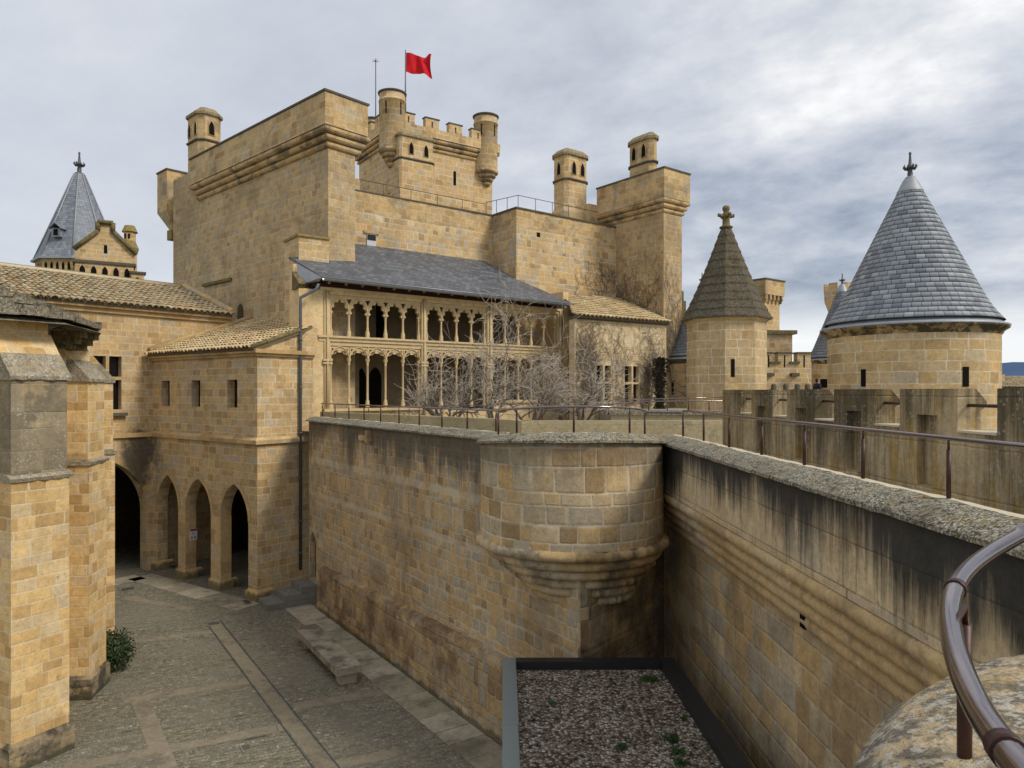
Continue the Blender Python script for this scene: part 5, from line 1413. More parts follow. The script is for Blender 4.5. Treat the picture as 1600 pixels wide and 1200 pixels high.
for k in range(8):
    a_ = rot+2*PI*k/8; mb.tube([Vector((sc_.x+math.cos(a_)*(RS+.02), sc_.y+math.sin(a_)*(RS+.02), ze_+.1)), Vector((sc_.x+math.cos(a_)*.36, sc_.y+math.sin(a_)*.36, za_))], .055, 5)
mb.prism(ngon(sc_, RS+.22, 8, rot), ze_-.11, ze_+.03); mb.build('lead_hips', M['lead'], sp_)
mb = MB(); finial(mb, sc_, za_, .95, 8); mb.build('finial', M['leaddark'], t)
mb = MB(); dc = q(87, 53.35); zd = zat(368, 53)
mb.ob(dc, V2(1, 0), V2(0, 1), -.32, .32, 0, 2.2, zd, zd+.64); mb.build('dormer', M['slate_small'], t)
mb = MB(); mb.hexa([V3(dc+V2(-.46, -.15), zd+.60), V3(dc+V2(0, -.15), zd+1.0), V3(dc+V2(0, 2.2), zd+1.0), V3(dc+V2(-.46, 2.2), zd+.60)], [V3(dc+V2(-.46, -.15), zd+.67), V3(dc+V2(0, -.15), zd+1.07), V3(dc+V2(0, 2.2), zd+1.07), V3(dc+V2(-.46, 2.2), zd+.67)])
mb.hexa([V3(dc+V2(.46, -.15), zd+.60), V3(dc+V2(.002, -.15), zd+1.0), V3(dc+V2(.002, 2.2), zd+1.0), V3(dc+V2(.46, 2.2), zd+.60)], [V3(dc+V2(.46, -.15), zd+.67), V3(dc+V2(.002, -.15), zd+1.07), V3(dc+V2(.002, 2.2), zd+1.07), V3(dc+V2(.46, 2.2), zd+.67)]); mb.build('dormer_roof', M['slate_small'], t)
mb = MB(); mb.ob(dc, V2(1, 0), V2(0, 1), -.16, .16, -.02, .1, zd+.1, zd+.56); mb.build('dormer_opening', M['black'], t)
# gabled stair house in front
ho = q(117, 50.5); hd = V2(.86, .51).normalized(); hn = V2(-hd.y, hd.x)
hw = at_px(ho, hd, 209)[1]
t = thing('gabled_turret', V3(ho, 8), 'small gabled stone turret with an arched frieze in front of the spire', 'turret')
def hzp(px, py):
    p, s = at_px(ho, hd, px); return s, zat(py, p.y)
pts = [hzp(*x) for x in ((118, 406), (118, 388), (153, 362), (153, 349), (176, 351), (176, 363), (211, 397), (209, 412))]
mb = MB(); plate(mb, ho, hd, hn, pts, [], 2.5); mb.build('gable', M['ashlar2'], t)
mb = MB(); cop = [hzp(*x) for x in ((115, 389), (153, 361), (152.5, 347), (177, 349), (176.5, 362), (213, 398))]
for k in range(5): mb.tube([V3(ho+hd*cop[k][0]-hn*.1, cop[k][1]), V3(ho+hd*cop[k+1][0]-hn*.1, cop[k+1][1])], .17, 5)
mb.build('gable_coping', M['mossystone'], t)
s0, z0 = pts[0]; z1_ = z0-.15
mb = MB(); mb.ob(ho, hd, hn, -.15, hw+.15, -.12, 2, z1_, z0+.05); mb.build('string_course', M['capstone'], t)
mb = MB(); mb.ob(ho, hd, hn, -.0, hw, -.0, 2, z1_-1.05, z1_-.002); f_ = mb.build('arched_frieze', M['ashlar2'], t)
lancets(f_, ho, hd, -hn, [hw*x for x in (.12, .31, .5, .69, .88)], z1_-.95, z1_-.15, .42)
mb = MB()
for x in (.0, .215, .405, .595, .785, 1.0): mb.ob(ho+hd*(hw*x), hd, hn, -.2, .2, .02, 1.5, z1_-1.35, z1_-.95)
mb.build('corbels', M['roll'], t)
mb = MB(); mb.ob(ho, hd, hn, .1, hw-.1, .35, 2.4, 8, z1_-1.052); mb.build('wall', M['ashlar2'], t)
slit(t, ho, hd, -hn, hzp(165, 390)[0], hzp(165, 396)[1], hzp(165, 383)[1], .22)
c2_ = q(203, 54)
mb = MB(); mb.lathe(c2_, [(.50, 8), (.50, zat(396, 54))], 8, sm=False); mb.lathe(c2_, [(.42, zat(377, 54)), (.42, zat(364, 54))], 8, sm=False); ct_ = mb.build('chimney', M['ashlar2'], t)
mb = MB(); mb.lathe(c2_, [(.52, zat(397, 54)), (.64, zat(388, 54)), (.42, zat(377, 54))], 8, sm=False); mb.lathe(c2_, [(.42, zat(364.5, 54)), (.58, zat(363, 54)), (.36, zat(353, 54)), (0, zat(351.5, 54))], 8, sm=False); mb.build('chimney_cap', M['capgold'], ct_)
mb = MB()
for dx in (-.14, .14): mb.ob(c2_, V2(1, 0), V2(0, 1), dx-.06, dx+.06, -.44, -.35, zat(374, 54), zat(367, 54))
mb.build('smoke_openings', M['black'], ct_)
c3_ = at_px(ho, hd, 212)[0]
mb = MB(); mb.ob(c3_, hd, hn, -.3, .55, -.25, .6, zat(447, 53), zat(430, 53)); b_ = mb.build('corner_bartizan', M['ashlar2'], t)
mb = MB(); mb.ob(c3_, hd, hn, -.42, .67, -.37, .7, zat(430, 53)+.002, zat(428, 53)+.05); mb.build('cap', M['capstone'], b_)
lancets(b_, c3_-hn*.25, hd, -hn, [.1], zat(445, 53), zat(435, 53), .3)

# ------------------------------------------------------------------ octagonal stone tower
oc = q(1134.5, 30); RO = 1.62; rot = R(-108)
t = thing('octagonal_tower', V3(oc, 5), 'octagonal sandstone tower with a mossy stepped stone roof and stone cross finial', 'tower')
ze_ = zat(500, 30)
mb = MB(); mb.prism(ngon(oc, RO, 8, rot), 5.5, ze_-.08); mb.build('wall', M['octo'], t)
mb = MB(); mb.frust(ngon(oc, RO+.01, 8, rot), ze_-.16, ngon(oc, RO+.14, 8, rot), ze_+.0); mb.build('cornice', M['trim'], t)
mb = MB(); nC = 11; zt_ = zat(357, 30.0)
for k in range(nC):
    def rr_(u): return .20+(RO+.22-.20)*((1-u)*.86+.14*(1-u)**3)
    ra, rb_2 = rr_(k/nC)+.025, rr_((k+1)/nC)
    z0_, z1_ = ze_+.004+(zt_-ze_)*k/nC, ze_+(zt_-ze_)*(k+1)/nC
    pa_, pb_ = ngon(oc, ra, 8, rot), ngon(oc, ra-.004, 8, rot)
    mb.prism(pa_, z0_-.035, z0_+.03, False, True); mb.frust(pb_, z0_+.03, ngon(oc, rb_2, 8, rot), z1_, False, False)
mb.build('roof', M['stonecone'], t)
mb = MB(); mb.lathe(oc, [(.22, zt_-.02), (.28, zt_+.02), (.28, zt_+.07), (.16, zt_+.12), (.15, zt_+.45), (.19, zt_+.5), (.15, zt_+.62), (.10, zt_+.70), (.15, zt_+.78), (.16, zt_+.86), (.11, zt_+.95), (0, zt_+.98)], 12)
for a_ in (0, PI/2, PI, 1.5*PI):
    d3 = Vector((math.cos(a_+.2), math.sin(a_+.2), 0)); o3 = V3(oc, zt_+.52); mb.tube([o3, o3+d3*.22, o3+d3*.33+Vector((0, 0, .03)), o3+d3*.36+Vector((0, 0, .10))], [.09, .08, .085, .03], 6)
mb.build('finial', M['mossystone'], t)
og = ngon(oc, RO, 8, rot); a, b = og[0], og[1]
d_ = (b-a).normalized(); on_ = V2(d_.y, -d_.x)
if on_.y > 0: on_ = -on_
slit(t, a, d_, on_, at_px(a, d_, 1145)[1], zat(589, 28.5), zat(561, 28.5), .155)

def cone_tower(name, label, px, Y, rw, re, yeave, yapex, fin, courses, n, slits, mat='ashlar2', smat='slate', zb=3, flare=.12, leaves=8, rowh=.145):
    c = q(px, Y); t = thing(name, V3(c, zb), label, 'tower'); ze, za = zat(yeave, Y), zat(yapex, Y)
    mb = MB(); mb.lathe(c, [(rw, zb)]+[(rw, zb+(ze-.25-zb)*k/6) for k in range(1, 7)], 64); mb.build('wall', M[mat], t)
    mb = MB(); mb.lathe(c, [(rw, ze-.26), (rw+.04, ze-.22), (rw+.06, ze-.16), (rw+.14, ze-.10), (re+.02, ze-.07), (re+.03, ze-.02), (re-.1, ze)], 64); mb.build('cornice', M['capstone' if mat != 'ashlar2' else 'trim2'], t)
    mb = MB(); mb.lathe(c, [(re+.035, ze-.025), (re+.04, ze+.015), (re-.10, ze+.06), (re-.24, ze+.20)], 64); mb.build('lead_eave', M['lead'], t)
    mb = MB(); slate_cone(mb, c, re-.20, ze+.14, .17, za, courses, n, 0, True, flare, .007, rowh); mb.build('slate_roof', M[smat], t)
    hl = (za-ze); zl = za-hl*.075
    mb = MB(); mb.lathe(c, [(.17+(re-.2-.17)*.075+.025, zl), (.19, za+.01), (.10, za+.12)], 24); mb.build('lead_cap', M['lead'], t)
    mb = MB(); finial(mb, c, za+.05, fin, leaves); mb.build('finial', M['leaddark'], t)
    for spx, y0, y1, w in slits:
        k = (spx-800)/F; d = Vector((k, 1)); cc = c
        A = d.dot(d); B = -2*d.dot(cc); C_ = cc.dot(cc)-(rw+.004)**2; disc = B*B-4*A*C_
        if disc < 0: continue
        Yh = (-B-math.sqrt(disc))/(2*A); p = d*Yh; on = (p-cc).normalized(); dd = V2(-on.y, on.x)
        mb = MB(); mb.ob(p, dd, on, -w/2, w/2, -.06, .012, zat(y1, Yh), zat(y0, Yh)); mb.build('arrow_slit', M['black'], t)
    return t, c
M['trim2'] = stone('stained_cornice', 5, .9, .008, .004, .4, bump=.4, rvary=0, mstr=.5, tone=.8, patch=((.055, .048, .035), .9, 2.2, .44, .56))
cone_tower('conical_tower', 'big round tower with a tall blue grey slate cone just beyond the battlements', 1422, 20, 2.13, 2.30, 514, 283, .42, 30, 96, [(1349, 577, 604, .13), (1509, 573, 604, .16)], zb=0)
t3, c3v = cone_tower('conical_tower', 'slate cone tower half hidden left of the octagonal stone tower', 1097, 38, 1.98, 2.12, 562, 447, .36, 26, 64, [(1051, 594, 617, .16)], 'range', 'slate_small', zb=5)
cone_tower('conical_tower', 'slate cone tower half hidden left of the biggest slate cone', 1316, 44, 1.95, 2.1, 563, 447, .40, 26, 64, [(1292, 592, 606, .8)], 'ashlar2', 'slate_small', zb=5)
# dead ivy at the corner of the tiled house
hc_ = q(1031, 35.2)
t = thing('ivy_mass', V3(hc_, 6.3), 'dark mass of dead ivy in the corner beside the tiled house', 'ivy')
mb = MB()
for k in range(2600):
    z = random.uniform(6.3, 9.15); p = hc_+V2(random.gauss(0, .115)*(1+.5*(z > 8.2)), random.gauss(0, .16)); s = random.uniform(.04, .10)
    a = Vector((random.gauss(0, 1), random.gauss(0, 1), random.gauss(0, 1))).normalized(); b = a.cross(Vector((.3, .5, .8))).normalized()
    o3 = V3(p, z); mb.face([o3-a*s, o3+b*s*.6, o3+a*s, o3-b*s*.6])
mb.build('leaves', M['ivydark'], t, doubles=False)
mb = MB(); mb.tube([V3(hc_, 6.3), V3(hc_, 8.9)], [.16, .10], 7); mb.build('stem', M['bark'], t)

# ------------------------------------------------------------------ small far towers on the right
def far_tower(px_c, Y, pxr, pxl, ytop, ypar, zb, name, label, mat='keep'):
    c = q(px_c, Y); t = thing(name, V3(c, zb), label, 'tower')
    r_, s_ = at_px(c, GD, pxr); l_, s2 = at_px(c, GN, pxl)
    poly = [c, r_, r_+GN*abs(s2), c+GN*abs(s2)]
    zp = zat(ypar, Y)
    mb = MB(); mb.prism(offset(poly, -.25), zb, zp); mb.build('wall', M[mat], t)
    mb = MB(); mb.prism(poly, zp+.002, zat(ytop, Y)); mb.build('parapet', M['towertop'], t)
    mb = MB(); mb.prism(offset(poly, .06), zat(ytop, Y)+.002, zat(ytop, Y)+.1); mb.build('capstone', M['capstone'], t)
    mb = MB()
    for k in range(5):
        for o_, d_, L_, on_ in ((c, GD, s_, -GN), (c, GN, abs(s2), -GD)):
            x = L_*(k+.5)/5; mb.ob(o_, d_, on_, x-.09, x+.09, -.28, -.02, zp-.35, zp); mb.ob(o_, d_, on_, x-.09, x+.09, -.28, -.12, zp-.55, zp-.35)
    mb.build('corbels', M['roll'], t)
    return t, c, s_, abs(s2)
far_tower(1196, 50, 1226, 1177, 436, 459, 5, 'slender_tower', 'slender square tower with corbelled parapet behind the octagonal tower')
t = thing('vine_block', V3(q(1210, 46), 5), 'small flat capped stone block with vines below the slender tower', 'building')
c = q(1192, 46); mb = MB(); r_, s_ = at_px(c, V2(1, .1), 1238); mb.prism([c, r_, r_+V2(0, 3), c+V2(0, 3)], 5, zat(522, 46)); mb.build('wall', M['range'], t)
mb = MB(); mb.prism([c+V2(-.1, -.2), r_+V2(.25, -.2), r_+V2(.25, 3), c+V2(-.1, 3)], zat(522, 46)+.002, zat(516, 46)); mb.build('cap', M['mossystone'], t)
t = thing('crenellated_wall', V3(q(1230, 42), 5), 'sunlit crenellated wall between the octagonal tower and the slate cones', 'wall')
c = q(1190, 42); r_, s_ = at_px(c, V2(1, 0), 1268)
mb = MB(); mb.prism([c, r_, r_+V2(0, .6), c+V2(0, .6)], 5, zat(566, 42)); mb.build('wall', M['ashlar2'], t)
for a_, b_ in ((1196, 1206), (1216, 1236), (1246, 1267)):
    x0, x1 = (a_-800)/F*42, (b_-800)/F*42; m_ = (x0+x1)/2; mb = MB()
    plate(mb, V2(0, 42), V2(1, 0), V2(0, 1), rect(x0, x1, zat(566, 42)+.002, zat(552.5, 42)), [], .6); mm_ = mb.build('merlon', M['ashlar2'], t)
    mb = MB(); mb.prism([V2(x0-.05, 41.92), V2(x1+.05, 41.92), V2(x1+.05, 42.65), V2(x0-.05, 42.65)], zat(552.5, 42)+.002, zat(550, 42)); mb.build('merlon_cap', M['capstone'], mm_)
    mb = MB(); mb.ob(V2(m_, 42), V2(1, 0), V2(0, 1), -.04, .04, -.012, .05, zat(574, 42), zat(555, 42)); mb.build('arrow_slit', M['black'], mm_)
for a_ in (1211, 1241):
    mb = MB(); mb.ob(q(a_, 42), V2(1, 0), V2(0, 1), -.3, .3, -.1, .6, zat(568.5, 42), zat(565, 42)); mb.build('embrasure_sill', M['capstone'], t)
for a_ in (1201, 1240):
    mb = MB(); mb.ob(q(a_, 42), V2(1, 0), V2(0, 1), -.22, .22, -.35, .0, zat(588, 42), zat(583, 42)); mb.build('waterspout', M['capstone'], t)
for a_ in (1209, 1228, 1246, 1262):
    mb = MB(); mb.lathe(q(a_, 41.6), [(.0, 6.62), (.16, 6.62), (.16, zat(602, 42)), (.10, zat(600, 42)), (0, zat(600, 42))], 10); mb.build('stone_stump', M['capstone'], t)
# ruined round turret behind the small cone
c = q(1312, 52)
t = thing('round_turret', V3(c, 8), 'ruined round crenellated turret behind the small slate cone', 'turret')
mb = MB(); mb.lathe(c, [(.55, 8), (.55, zat(500, 52)), (1.02, zat(472, 52)), (1.06, zat(455, 52))], 24); mb.build('drum', M['keep'], t)
for k in range(6):
    A0 = 2*PI*k/6+.4; mb = MB(); ro, ri = 1.07, .8
    pl2 = [V2(c.x+ro*math.cos(A0+x), c.y+ro*math.sin(A0+x)) for x in (0, .2, .4, .6)]+[V2(c.x+ri*math.cos(A0+x), c.y+ri*math.sin(A0+x)) for x in (.6, .4, .2, 0)]
    mb.prism(pl2, zat(455, 52)-.1, zat(444, 52)); mb.build('merlon', M['keep'], t)
# stepped gable sliver behind the square tower
c = q(1074, 52); t = thing('far_gable', V3(c, 6), 'sliver of a mossy stepped gable right behind the vine covered tower', 'building')
mb = MB()
for k in range(7): mb.ob(c, V2(1, .1), V2(0, 1), -.8, .55-.17*k+.2, 0, .8, zat(560, 52)+(zat(455, 52)-zat(560, 52))*k/7, zat(560, 52)+(zat(455, 52)-zat(560, 52))*(k+1)/7-.003)
mb.ob(c, V2(1, .1), V2(0, 1), -.8, 1, 0, .8, 6, zat(560, 52)-.003); mb.build('wall', M['mossystone'], t)
# far house and hills
c = q(1568, 64); t = thing('far_house', V3(c, 0), 'far house with a weathered tile roof at the right edge below the blue hill', 'house')
mb = MB(); mb.ob(c, V2(1, 0), V2(0, 1), 0, 14, 0, 8, -.9, zat(604, 64)); mb.build('wall', M['range'], t)
zz0, zz1 = zat(605, 64), zat(589, 68)
tile_roof(t, [Vector((c.x-.3, 63.7, zz0)), Vector((c.x+14, 63.7, zz0)), Vector((c.x+14, 68, zz1)), Vector((c.x-.3, 68, zz1))], Vector((1, 0, 0)), .3, .5, 'tiles')
mb = MB(); mb.ob(V2(c.x+.6, 66), V2(1, 0), V2(0, 1), 0, .9, 0, .6, zz0, zat(585, 66)); mb.build('chimney', M['range'], t)
mb = MB(); prev = None
for i in range(121):
    x = -5000+100*i; h = 45+60*math.sin(i*.11+.5)+22*math.sin(i*.37)+6*math.sin(i*1.3)
    if x > 1500: h = 118+ (x-1800)*.012+8*math.sin(i*.5)+4*math.sin(i*1.7)
    h = max(12, h); cur = [(x, 3000, -1), (x+20*math.sin(i*2.1), 3250, h*.62), (x+40*math.sin(i*1.2), 3600, h*1.2), (x, 4600, h*.9), (x, 4900, -1)]
    if prev:
        for k in range(4): mb.face([prev[k], cur[k], cur[k+1], prev[k+1]], None, True)
    prev = cur
struct(mb, 'hills', M['hill'])

# ------------------------------------------------------------------ person on the upper terrace
def skin_mesh(name, verts, edges, radii, mat, parent, lv=2):
    me = bpy.data.meshes.new(name); me.from_pydata([tuple(v) for v in verts], edges, [])
    o = bpy.data.objects.new(name, me); COL.objects.link(o)
    m = o.modifiers.new('s', 'SKIN'); m.use_smooth_shade = True
    for i, sv in enumerate(me.skin_vertices[0].data):
        r = radii[i]; sv.radius = r if isinstance(r, tuple) else (r, r); sv.use_root = (i == 0)
    s = o.modifiers.new('d', 'SUBSURF'); s.levels = lv; s.render_levels = lv
    dg = bpy.context.evaluated_depsgraph_get(); dg.update()
    nm = bpy.data.meshes.new_from_object(o.evaluated_get(dg)); bpy.data.objects.remove(o); bpy.data.meshes.remove(me)
    for p in nm.polygons: p.use_smooth = True
    nm.name = name; nm.materials.clear(); nm.materials.append(mat)
    o = bpy.data.objects.new(name, nm); COL.objects.link(o); o.parent = parent
    o.matrix_parent_inverse = Matrix.Translation(-parent.location) if parent.type == 'EMPTY' else Matrix.Translation(-parent.location)
    return o
def person(base, face, label):
    t = thing('person', base, label, 'person')
    f = Vector((math.cos(face), math.sin(face), 0)); r = Vector((f.y, -f.x, 0)); u = Vector((0, 0, 1)); B = Vector(base)
    def p(x, y, z): return B+r*x+f*y+u*z
    V = [p(0, 0, .86), p(0, 0, 1.02), p(0, .01, 1.2), p(0, .0, 1.33), p(0, .02, 1.40), p(0, .04, 1.48), p(0, .05, 1.56),
         p(.16, 0, 1.32), p(.22, -.02, 1.08), p(.20, .08, .86), p(.20, .12, .77), p(-.16, 0, 1.32), p(-.22, -.02, 1.08), p(-.20, .08, .86), p(-.20, .12, .77),
         p(.09, 0, .80), p(.10, .02, .44), p(.10, -.01, .07), p(.10, .13, .03), p(-.09, 0, .80), p(-.10, .02, .44), p(-.10, -.01, .07), p(-.10, .13, .03)]
    E = [(0, 1), (1, 2), (2, 3), (3, 4), (4, 5), (5, 6), (3, 7), (7, 8), (8, 9), (9, 10), (3, 11), (11, 12), (12, 13), (13, 14), (0, 15), (15, 16), (16, 17), (17, 18), (0, 19), (19, 20), (20, 21), (21, 22)]
    Rr = [.13, .115, .13, .11, .05, .085, .075, .055, .045, .035, .03, .055, .045, .035, .03, .085, .06, .04, .03, .085, .06, .04, .03]
    skin_mesh('body', V, E, Rr, M['skin'], t)
    J = [p(0, 0, .80), p(0, 0, 1.0), p(0, .01, 1.2), p(0, 0, 1.34), p(0, .01, 1.40), p(.17, 0, 1.325), p(.235, -.02, 1.08), p(.21, .08, .87), p(-.17, 0, 1.325), p(-.235, -.02, 1.08), p(-.21, .08, .87)]
    skin_mesh('jacket', J, [(0, 1), (1, 2), (2, 3), (3, 4), (3, 5), (5, 6), (6, 7), (3, 8), (8, 9), (9, 10)], [.18, .16, .165, .14, .075, .085, .07, .055, .085, .07, .055], M['jacket'], t)
    T_ = [p(0, 0, .84), p(.09, 0, .78), p(.10, .02, .44), p(.10, -.01, .10), p(-.09, 0, .78), p(-.10, .02, .44), p(-.10, -.01, .10)]
    skin_mesh('trousers', T_, [(0, 1), (1, 2), (2, 3), (0, 4), (4, 5), (5, 6)], [.14, .10, .075, .065, .10, .075, .065], M['jacket'], t)
    H = [p(0, -.03, 1.42), p(0, -.02, 1.52), p(0, .0, 1.60), p(0, .04, 1.64), p(0, -.07, 1.66)]
    skin_mesh('hair', H, [(0, 1), (1, 2), (2, 3), (2, 4)], [.06, .095, .09, .05, .055], M['hair'], t)
pb_ = q(1277, 38); person((pb_.x, pb_.y, zat(590, 38)-1.70), .3, 'person in a dark jacket with tied up hair seen above the battlements')

# ------------------------------------------------------------------ bare trees in the garden
def bare_tree(base, label, seed, size, limbs, lean, dens=1.0):
    rnd = random.Random(seed)
    t = thing('bare_tree', base, label, 'tree', 'bare winter trees in the garden terrace')
    tr, br, tw = MB(), MB(), MB()
    cnt = [4, 4, 4, 2.0]
    def grow(p, d, L, r, lev):
        n = 5 if lev < 3 else 3
        pts = [p]; dd = d
        for i in range(n):
            dd = (dd+Vector((rnd.gauss(0, .2), rnd.gauss(0, .2), rnd.gauss(0, .2)+(.06 if lev < 2 else .02)))).normalized()
            q2 = pts[-1]+dd*(L/n)
            if q2.z < 6.15: dd.z = abs(dd.z); q2 = pts[-1]+dd*(L/n)
            pts.append(q2)
        rs = [max(.006, r*(1-.55*i/n)) for i in range(n+1)]
        (tr if lev <= 1 else tw).tube(pts, rs, 6 if lev == 0 else 4 if lev <= 2 else 3, lev <= 2, False)
        if lev >= 4: return
        k = max(1, int(cnt[lev]*dens+rnd.random()))
        for i in range(k):
            f = rnd.uniform(.3, 1.0); x = f*n; i0 = min(n-1, int(x)); q_ = pts[i0]+(pts[i0+1]-pts[i0])*(x-i0)
            ax = Vector((rnd.gauss(0, 1), rnd.gauss(0, 1), rnd.gauss(.1, .7))).normalized()
            grow(q_, (dd*.75+ax*.8).normalized(), L*rnd.uniform(.55, .85), max(.008, r*(1-.4*f)*rnd.uniform(.45, .62)), lev+1)
    B = Vector(base)
    for k in range(limbs):
        a_ = 2*PI*k/limbs+rnd.uniform(-.4, .4); sp_ = rnd.uniform(.35, .9)
        grow(B+Vector((math.cos(a_)*.06, math.sin(a_)*.06, 0)), (Vector(lean)+Vector((math.cos(a_)*sp_, math.sin(a_)*sp_, 0))).normalized(), size*rnd.uniform(.36, .50), .065, 0)
    tr.build('trunk', M['limb'], t, doubles=False); tw.build('twigs', M['twig'], t, doubles=False)
    return t
def tb(px, Y, z=6.0): p = q(px, Y); return (p.x, p.y, z)
bare_tree(tb(768, 27.0), 'tallest bare tree with long leaning limbs before the gallery piers', 3, 5.3, 4, (.10, 0, 1.3), .92)
bare_tree(tb(700, 27.0), 'widest bare tree with a low tangled crown before the left arches', 11, 3.7, 6, (-.05, 0, .6), .9)
bare_tree(tb(835, 27.6), 'bare tree before the right end of the gallery', 23, 3.5, 5, (.0, 0, .75), .9)
bare_tree(tb(910, 28.5), 'bare tree leaning right beside the vine covered tiled house', 31, 3.9, 4, (.18, 0, 1), .9)

# ------------------------------------------------------------------ climbing vines
def vine(name, label, o, d, on, roots, z0, z1, s0, s1, n, seed, r=.016, mat='vine', up=.9, avoid=()):
    rnd = random.Random(seed); mb = MB(); st = []
    for rt in roots: st.append((rt, z0, rnd.uniform(-.3, .3), r*1.7, 0))
    cnt = 0
    while st and cnt < n:
        s, z, a, rr, lev = st.pop(0 if rnd.random() < .6 else -1); pts = [(s, z)]; L = rnd.uniform(.35, 1.0)*(1.8 if lev == 0 else 1)
        for k in range(6):
            a += rnd.gauss(0, .6); a = max(-1.7, min(1.7, a*up)); s += math.sin(a)*L/6; z += math.cos(a)*L/6
            if s < s0 or s > s1 or z > z1 or z < z0-.1 or any(h[0][0] < s < h[2][0] and h[0][1] < z < h[1][1] for h in avoid): break
            pts.append((s, z))
        if len(pts) > 1:
            mb.tube([V3(o+d*x+on*(.02+rnd.uniform(0, .02)), zz) for x, zz in pts], [rr*(1-.4*i/len(pts)) for i in range(len(pts))], 3, False, False); cnt += 1
            for k in range(2):
                i = rnd.randrange(1, len(pts)); st.append((pts[i][0], pts[i][1], a+rnd.choice((-1, 1))*rnd.uniform(.4, 1.3), max(.006, rr*.78), lev+1))
            st.append((pts[-1][0], pts[-1][1], a*.5, max(.006, rr*.9), lev+1))
    mb.build(name, M[mat], None, (label, 'vine', 'bare climbing vines on the palace walls'), doubles=False)
vine('climbing_vine', 'dense bare vine all over the front of the tiled house', hA, HD, -HN, (.4, 1.2, 2.0, 2.9, 3.7, 4.6, 5.5), 6.2, ZH-.1, .02, LH-.02, 2100, 5, .0085, avoid=hol_house)
vine('climbing_vine', 'bare vine on the right face of the square tower', tc, GD, GN*-1, (.3, .8, 1.2), 7.5, 17.0, .02, (tr_-tc).length-.02, 650, 6, .010, up=.75)
vine('climbing_vine', 'fine bare vine on the dark left face of the square tower', pD, TP, -GD, (.6, 1.4, 2.3, 3.0), 10.5, 15.0, .05, s1_-.03, 520, 8, .008)
vine('climbing_vine', 'fine bare vine low on the projecting palace bay', pC, GD, -GN, (4.3, 5.2, 6.0), 12.3, 14.6, 3.9, sD-.05, 200, 9, .008)
vine('climbing_vine', 'thick bare vine climbing the small cone tower beside the octagonal tower', q(1047, 36.2), V2(.93, -.36), V2(-.36, -.93), (.3, .6), 6.4, 8.9, -.1, 1.3, 60, 12, .022)

# ------------------------------------------------------------------ sky, sun, camera
SUN_AZ, SUN_EL = R(118), R(42)            # direction to the sun: azimuth from +Y clockwise, elevation
w = bpy.data.worlds.new('World'); SC.world = w; w.use_nodes = True
nt = w.node_tree; nt.nodes.clear()
g = G.__new__(G); g.nt = nt; g._uv = g._pos = None
sky = g.n('ShaderNodeTexSky', sky_type='NISHITA', sun_disc=False); sky.sun_elevation = SUN_EL; sky.sun_rotation = SUN_AZ
bg1 = g.n('ShaderNodeBackground', {0: sky.outputs[0], 1: .10})
tc_ = g.n('ShaderNodeTexCoord').outputs['Generated']
x = g.xyz(tc_)
zz = g.m('MAXIMUM', x[2], 0.0)
den = g.m('ADD', zz, .30)
pv = g.comb(g.m('DIVIDE', x[0], den), g.m('DIVIDE', x[1], den), 0)
rotv = g.n('ShaderNodeVectorRotate', {'Vector': pv, 'Angle': R(28)}, rotation_type='Z_AXIS').outputs[0]
st = g.mapv(rotv, (1.45, 1.75, 1))
n1 = g.noise(st, .75, 8, .58); n2 = g.noise(st, 2.6, 7, .62); n3 = g.noise(pv, .30, 3, .5)
f = g.m('ADD', g.m('MULTIPLY', n1, .58), g.m('ADD', g.m('MULTIPLY', n2, .32), g.m('MULTIPLY', n3, .22)))
side = g.ss(x[0], -.30, .42)
con = g.m('ADD', .42, g.m('MULTIPLY', side, 1.15))
wz_ = g.m('ADD', x[2], g.m('MULTIPLY', g.m('SUBTRACT', n1, .5), .22))
band = g.m('MULTIPLY', g.m('MULTIPLY', g.ss(wz_, .36, .20), g.ss(wz_, .075, .125)), g.ss(x[0], .02, .36))
bl = g.n('ShaderNodeVectorMath', {0: tc_, 1: (.52, .785, .335)}, operation='DOT_PRODUCT').outputs['Value']
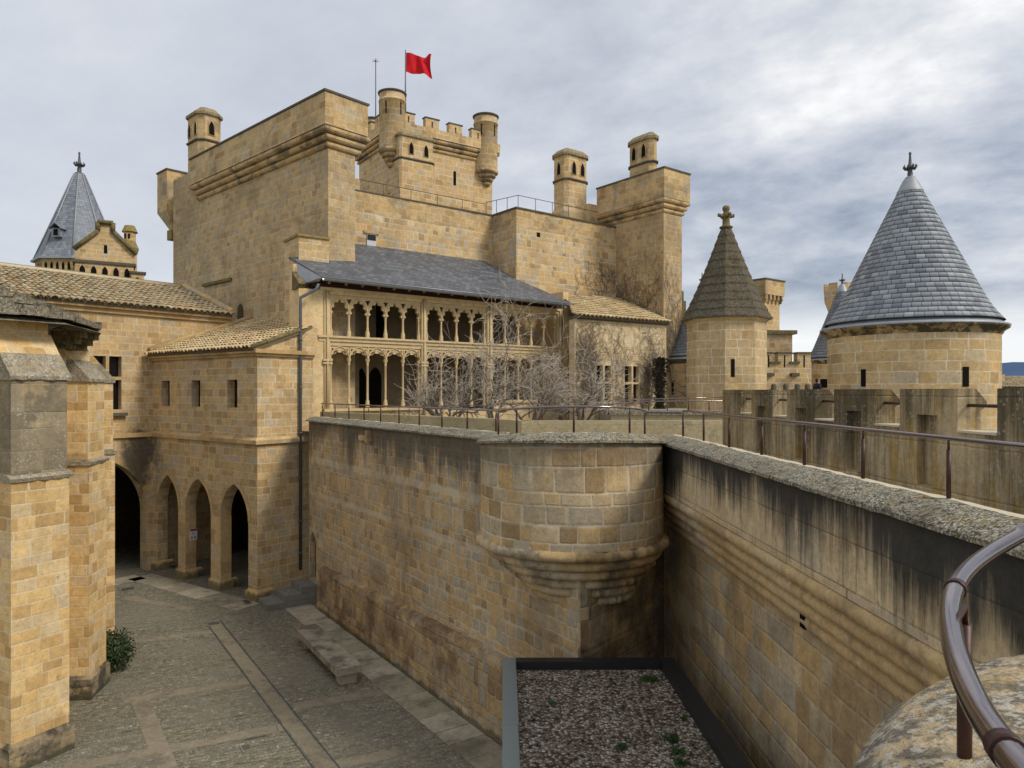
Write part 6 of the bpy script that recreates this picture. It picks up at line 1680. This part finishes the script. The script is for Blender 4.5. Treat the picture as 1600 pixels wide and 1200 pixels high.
glow = g.m('MULTIPLY', g.ss(bl, .88, .995), .07)
f2 = g.m('ADD', .605, g.m('MULTIPLY', g.m('SUBTRACT', f, .56), con))
f2 = g.m('ADD', g.m('SUBTRACT', f2, g.m('MULTIPLY', band, .15)), glow)
cc = g.ramp(f2, [(.36, (.26, .30, .385)), (.46, (.385, .43, .51)), (.55, (.515, .55, .615)), (.62, (.61, .64, .695)), (.69, (.74, .75, .775)), (.79, (.96, .96, .955))])
hz_ = g.ss(g.m('ADD', x[2], g.m('MULTIPLY', g.m('SUBTRACT', n2, .5), .10)), .115, .045)
cc = g.mix(g.m('MULTIPLY', hz_, g.m('ADD', .35, g.m('MULTIPLY', side, .6))), cc, (.86, .88, .90))
bg2 = g.n('ShaderNodeBackground', {0: cc, 1: .75})
mx = g.n('ShaderNodeMixShader', {0: .93}); nt.links.new(bg1.outputs[0], mx.inputs[1]); nt.links.new(bg2.outputs[0], mx.inputs[2])
ow = g.n('ShaderNodeOutputWorld'); nt.links.new(mx.outputs[0], ow.inputs[0])
sl = bpy.data.lights.new('sun', 'SUN'); sl.energy = 1.5; sl.angle = R(14); sl.color = (1, .93, .82)
so = bpy.data.objects.new('sun', sl); COL.objects.link(so)
sd3 = Vector((math.sin(SUN_AZ)*math.cos(SUN_EL), math.cos(SUN_AZ)*math.cos(SUN_EL), math.sin(SUN_EL)))
so.rotation_euler = sd3.to_track_quat('Z', 'Y').to_euler()
so.location = (20, -10, 40)
cam = bpy.data.cameras.new('camera'); cam.sensor_width = 36; cam.lens = 36*F/1600; cam.shift_y = (HZ-600)/1600; cam.clip_end = 12000; cam.clip_start = .05
co_ = bpy.data.objects.new('camera', cam); COL.objects.link(co_); co_.location = (0, 0, CZ); co_.rotation_euler = (R(90), 0, 0)
SC.camera = co_
vs = SC.view_settings; vs.view_transform = 'Standard'; vs.look = 'None'; vs.gamma = 1; vs.exposure = 0.57
SC.cycles.max_bounces = 5; SC.cycles.diffuse_bounces = 3; SC.cycles.glossy_bounces = 2
